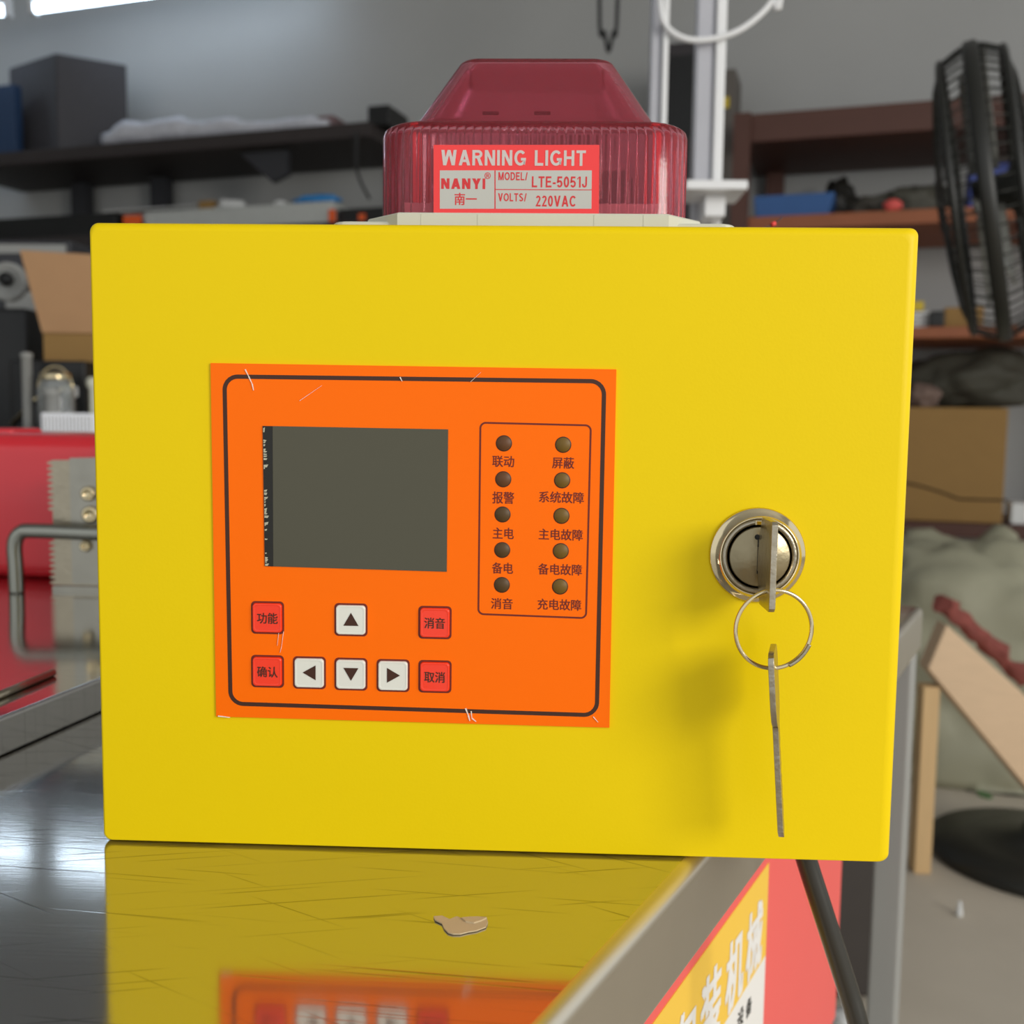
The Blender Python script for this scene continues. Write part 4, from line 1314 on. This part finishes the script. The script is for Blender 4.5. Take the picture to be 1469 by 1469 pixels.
# ------------------------------------------------------------------ pedestal fan
pf = at_z(1496, 1232, 0)
fan = thing('pedestal_fan', 'black industrial pedestal fan with a wire cage, seen from the side', 'fan', (pf.x, pf.y, 0))
b = MB(); b.lathe([(0.238, 0.001), (0.243, 0.012), (0.238, 0.026), (0.15, 0.04), (0.05, 0.06), (0.03, 0.10)], (pf.x, pf.y, 0), Z, fan_black, 56); b.build('base', fan)
hc = at_y(1417, 280, pf.y)
ax = Vector((-0.90, 0.40, -0.16)).normalized()
px_ = Vector((hc.x + 0.16, pf.y, 0))
b = MB(); b.tube([(pf.x, pf.y, 0.09), (pf.x, pf.y, hc.z - 0.18)], 0.02, fan_black, 16)
b.tube([(pf.x, pf.y, hc.z - 0.30), (pf.x, pf.y, hc.z - 0.19), hc - ax * 0.12 - Z * 0.05], 0.016, fan_black, 12); b.build('pole', fan)
RF = (hc - CPOS).length * 0.122
u = ax.cross(Z).normalized(); v_ = ax.cross(u).normalized()
def circ(r, h, n=56): return [hc + ax * h + (u * math.cos(2 * math.pi * k / n) + v_ * math.sin(2 * math.pi * k / n)) * r for k in range(n)]
def cage(sign, dep, nm):
    b_ = MB()
    for r, h in ((RF, 0.012), (RF * 0.93, dep * 0.66), (RF * 0.3, dep)):
        b_.tube(circ(r, sign * h), 0.008 if RF * .8 < r < RF * .95 else 0.003, fan_black, 6, closed=True)
    for k in range(64):
        a = 2 * math.pi * k / 64; e = u * math.cos(a) + v_ * math.sin(a)
        b_.tube([hc + ax * (sign * h) + e * r for r, h in ((RF, 0.012), (RF * 0.985, dep * 0.3), (RF * 0.93, dep * 0.66), (RF * 0.76, dep * 0.86), (RF * 0.5, dep * 0.97), (RF * 0.3, dep), (0.05, dep))], 0.0017, fan_black, 5)
    b_.lathe([(0.055, 0), (0.055, 0.012), (0, 0.014)], hc + ax * sign * (dep - 0.004), ax * sign, fan_black, 28, caps=False)
    return b_.build(nm, fan)
cage(1, 0.09, 'front_cage'); cage(-1, 0.09, 'rear_cage')
b = MB(); b.lathe([(RF + 0.004, -0.014), (RF + 0.008, -0.010), (RF + 0.008, 0.010), (RF + 0.004, 0.014), (RF - 0.004, 0.014), (RF - 0.004, -0.014), (RF + 0.004, -0.014)], hc, ax, fan_black, 64, caps=False); b.build('cage_rim', fan)
b = MB(); b.lathe([(0.03, -0.20), (0.06, -0.19), (0.065, -0.06), (0.04, -0.04), (0.035, 0.03), (0, 0.03)], hc, ax, fan_black, 28); b.build('motor_housing', fan)
for k in range(3):
    b = MB(); a0 = k * 2 * math.pi / 3 + 0.5
    g = []
    for i in range(7):
        r_ = 0.05 + i * 0.04
        aw = 0.32 if i else 0.2
        row = []
        for j in range(5):
            a = a0 + (j - 2) * aw * 0.5
            row.append(hc + (u * math.cos(a) + v_ * math.sin(a)) * r_ + ax * ((j - 2) * 0.014))
        g.append(row)
    vs = [[b.bm.verts.new(p) for p in r] for r in g]
    for i in range(6):
        for j in range(4): b._f([vs[i][j], vs[i][j + 1], vs[i + 1][j + 1], vs[i + 1][j]], mat('grey_fan_blade', rgb(120, 120, 114), 0.35), True)
    o = b.build('blade', fan); so = o.modifiers.new('t', 'SOLIDIFY'); so.thickness = 0.003

# ------------------------------------------------------------------ white frame behind the warning light
Yf = 1.25
wf = thing('aluminium_frame', 'white upright frame of two posts with a small ledge behind the warning light', 'frame', (at_y(985, 300, Yf).x, Yf, 0))
zl = at_y(1010, 285, Yf).z
for p0, p1 in ((931, 955), (996, 1036)):
    a_ = at_y(p0, 150, Yf); c2 = at_y(p1, 150, Yf)
    ww_ = c2.x - a_.x; pm = mat('lavender_grey_aluminium', rgb(176, 176, 182), 0.4)
    b = MB(); b.box((a_.x + ww_ * 0.31, Yf + 0.004, 1.2), (ww_ * 0.62, 0.036, 2.4), pm, bevel=0.003)
    b.box((a_.x + ww_ * 0.82, Yf, 1.2), (ww_ * 0.36, 0.045, 2.4), white_al, bevel=0.003)
    b.build('post', wf)
b = MB(); a_ = at_y(978, 300, Yf - 0.08); c2 = at_y(1064, 300, Yf - 0.08)
b.box(((a_.x + c2.x) / 2, Yf - 0.073, zl - 0.006), (c2.x - a_.x, 0.10, 0.013), white_al, bevel=0.002)
b.box(((a_.x + c2.x) / 2 + 0.004, Yf - 0.055, zl - 0.028), (0.03, 0.06, 0.03), white_al, bevel=0.002)
b.build('ledge', wf)
b = MB(); b.box((at_y(985, 300, Yf).x, Yf, 0.02), (0.22, 0.30, 0.04), white_al, bevel=0.004); b.build('foot_plate', wf)
b = MB()
cw = [at_y(x, y, Yf - 0.03) for x, y in ((948, 10), (958, 40), (985, 56), (1020, 56), (1055, 46), (1085, 26), (1108, 0), (1122, -40))]
b.tube(spline([Vector((cw[0].x - 0.006, Yf - 0.02, cw[0].z + 0.1))] + cw + [Vector((cw[-1].x + 0.01, Yf, 2.2)), Vector((cw[-1].x - 0.02, Yf, 2.9)), Vector((cw[-1].x - 0.02, Yf, 3.6))], 6), 0.0045, white_al, 10)
b.build('white_cable', wf)
b = MB(); s0_, z1_ = wq(940, 64, 0.45); s1_, _ = wq(1004, 64, 0.45)
b.box(wp((s0_ + s1_) / 2, 0.235, z1_ / 2), (s1_ - s0_, 0.43, z1_), mat('charcoal_cabinet', rgb(58, 54, 56), 0.6), WR, 0.008)
b.box(wp((s0_ + s1_) / 2, 0.4525, z1_ - 0.2), (s1_ - s0_ - 0.03, 0.006, 0.3), black_mat, WR)
simple('tall_cabinet', 'tall dark cabinet against the far wall between the white frame posts', 'cabinet', b)
b = sbox(1030, 1056, 100, 0.0, 0.4, 0.2, mat('grimy_grey_locker', rgb(96, 90, 84), 0.6))
s_, z_ = wq(1040, 147, 0.405); b.box(wp(s_, 0.403, z_), (0.03, 0.006, 0.04), mat('yellow_tape', rgb(214, 186, 50), 0.5), WR)
simple('narrow_locker', 'narrow grimy grey locker with a yellow sticker beside the red-brown rack', 'locker', b)
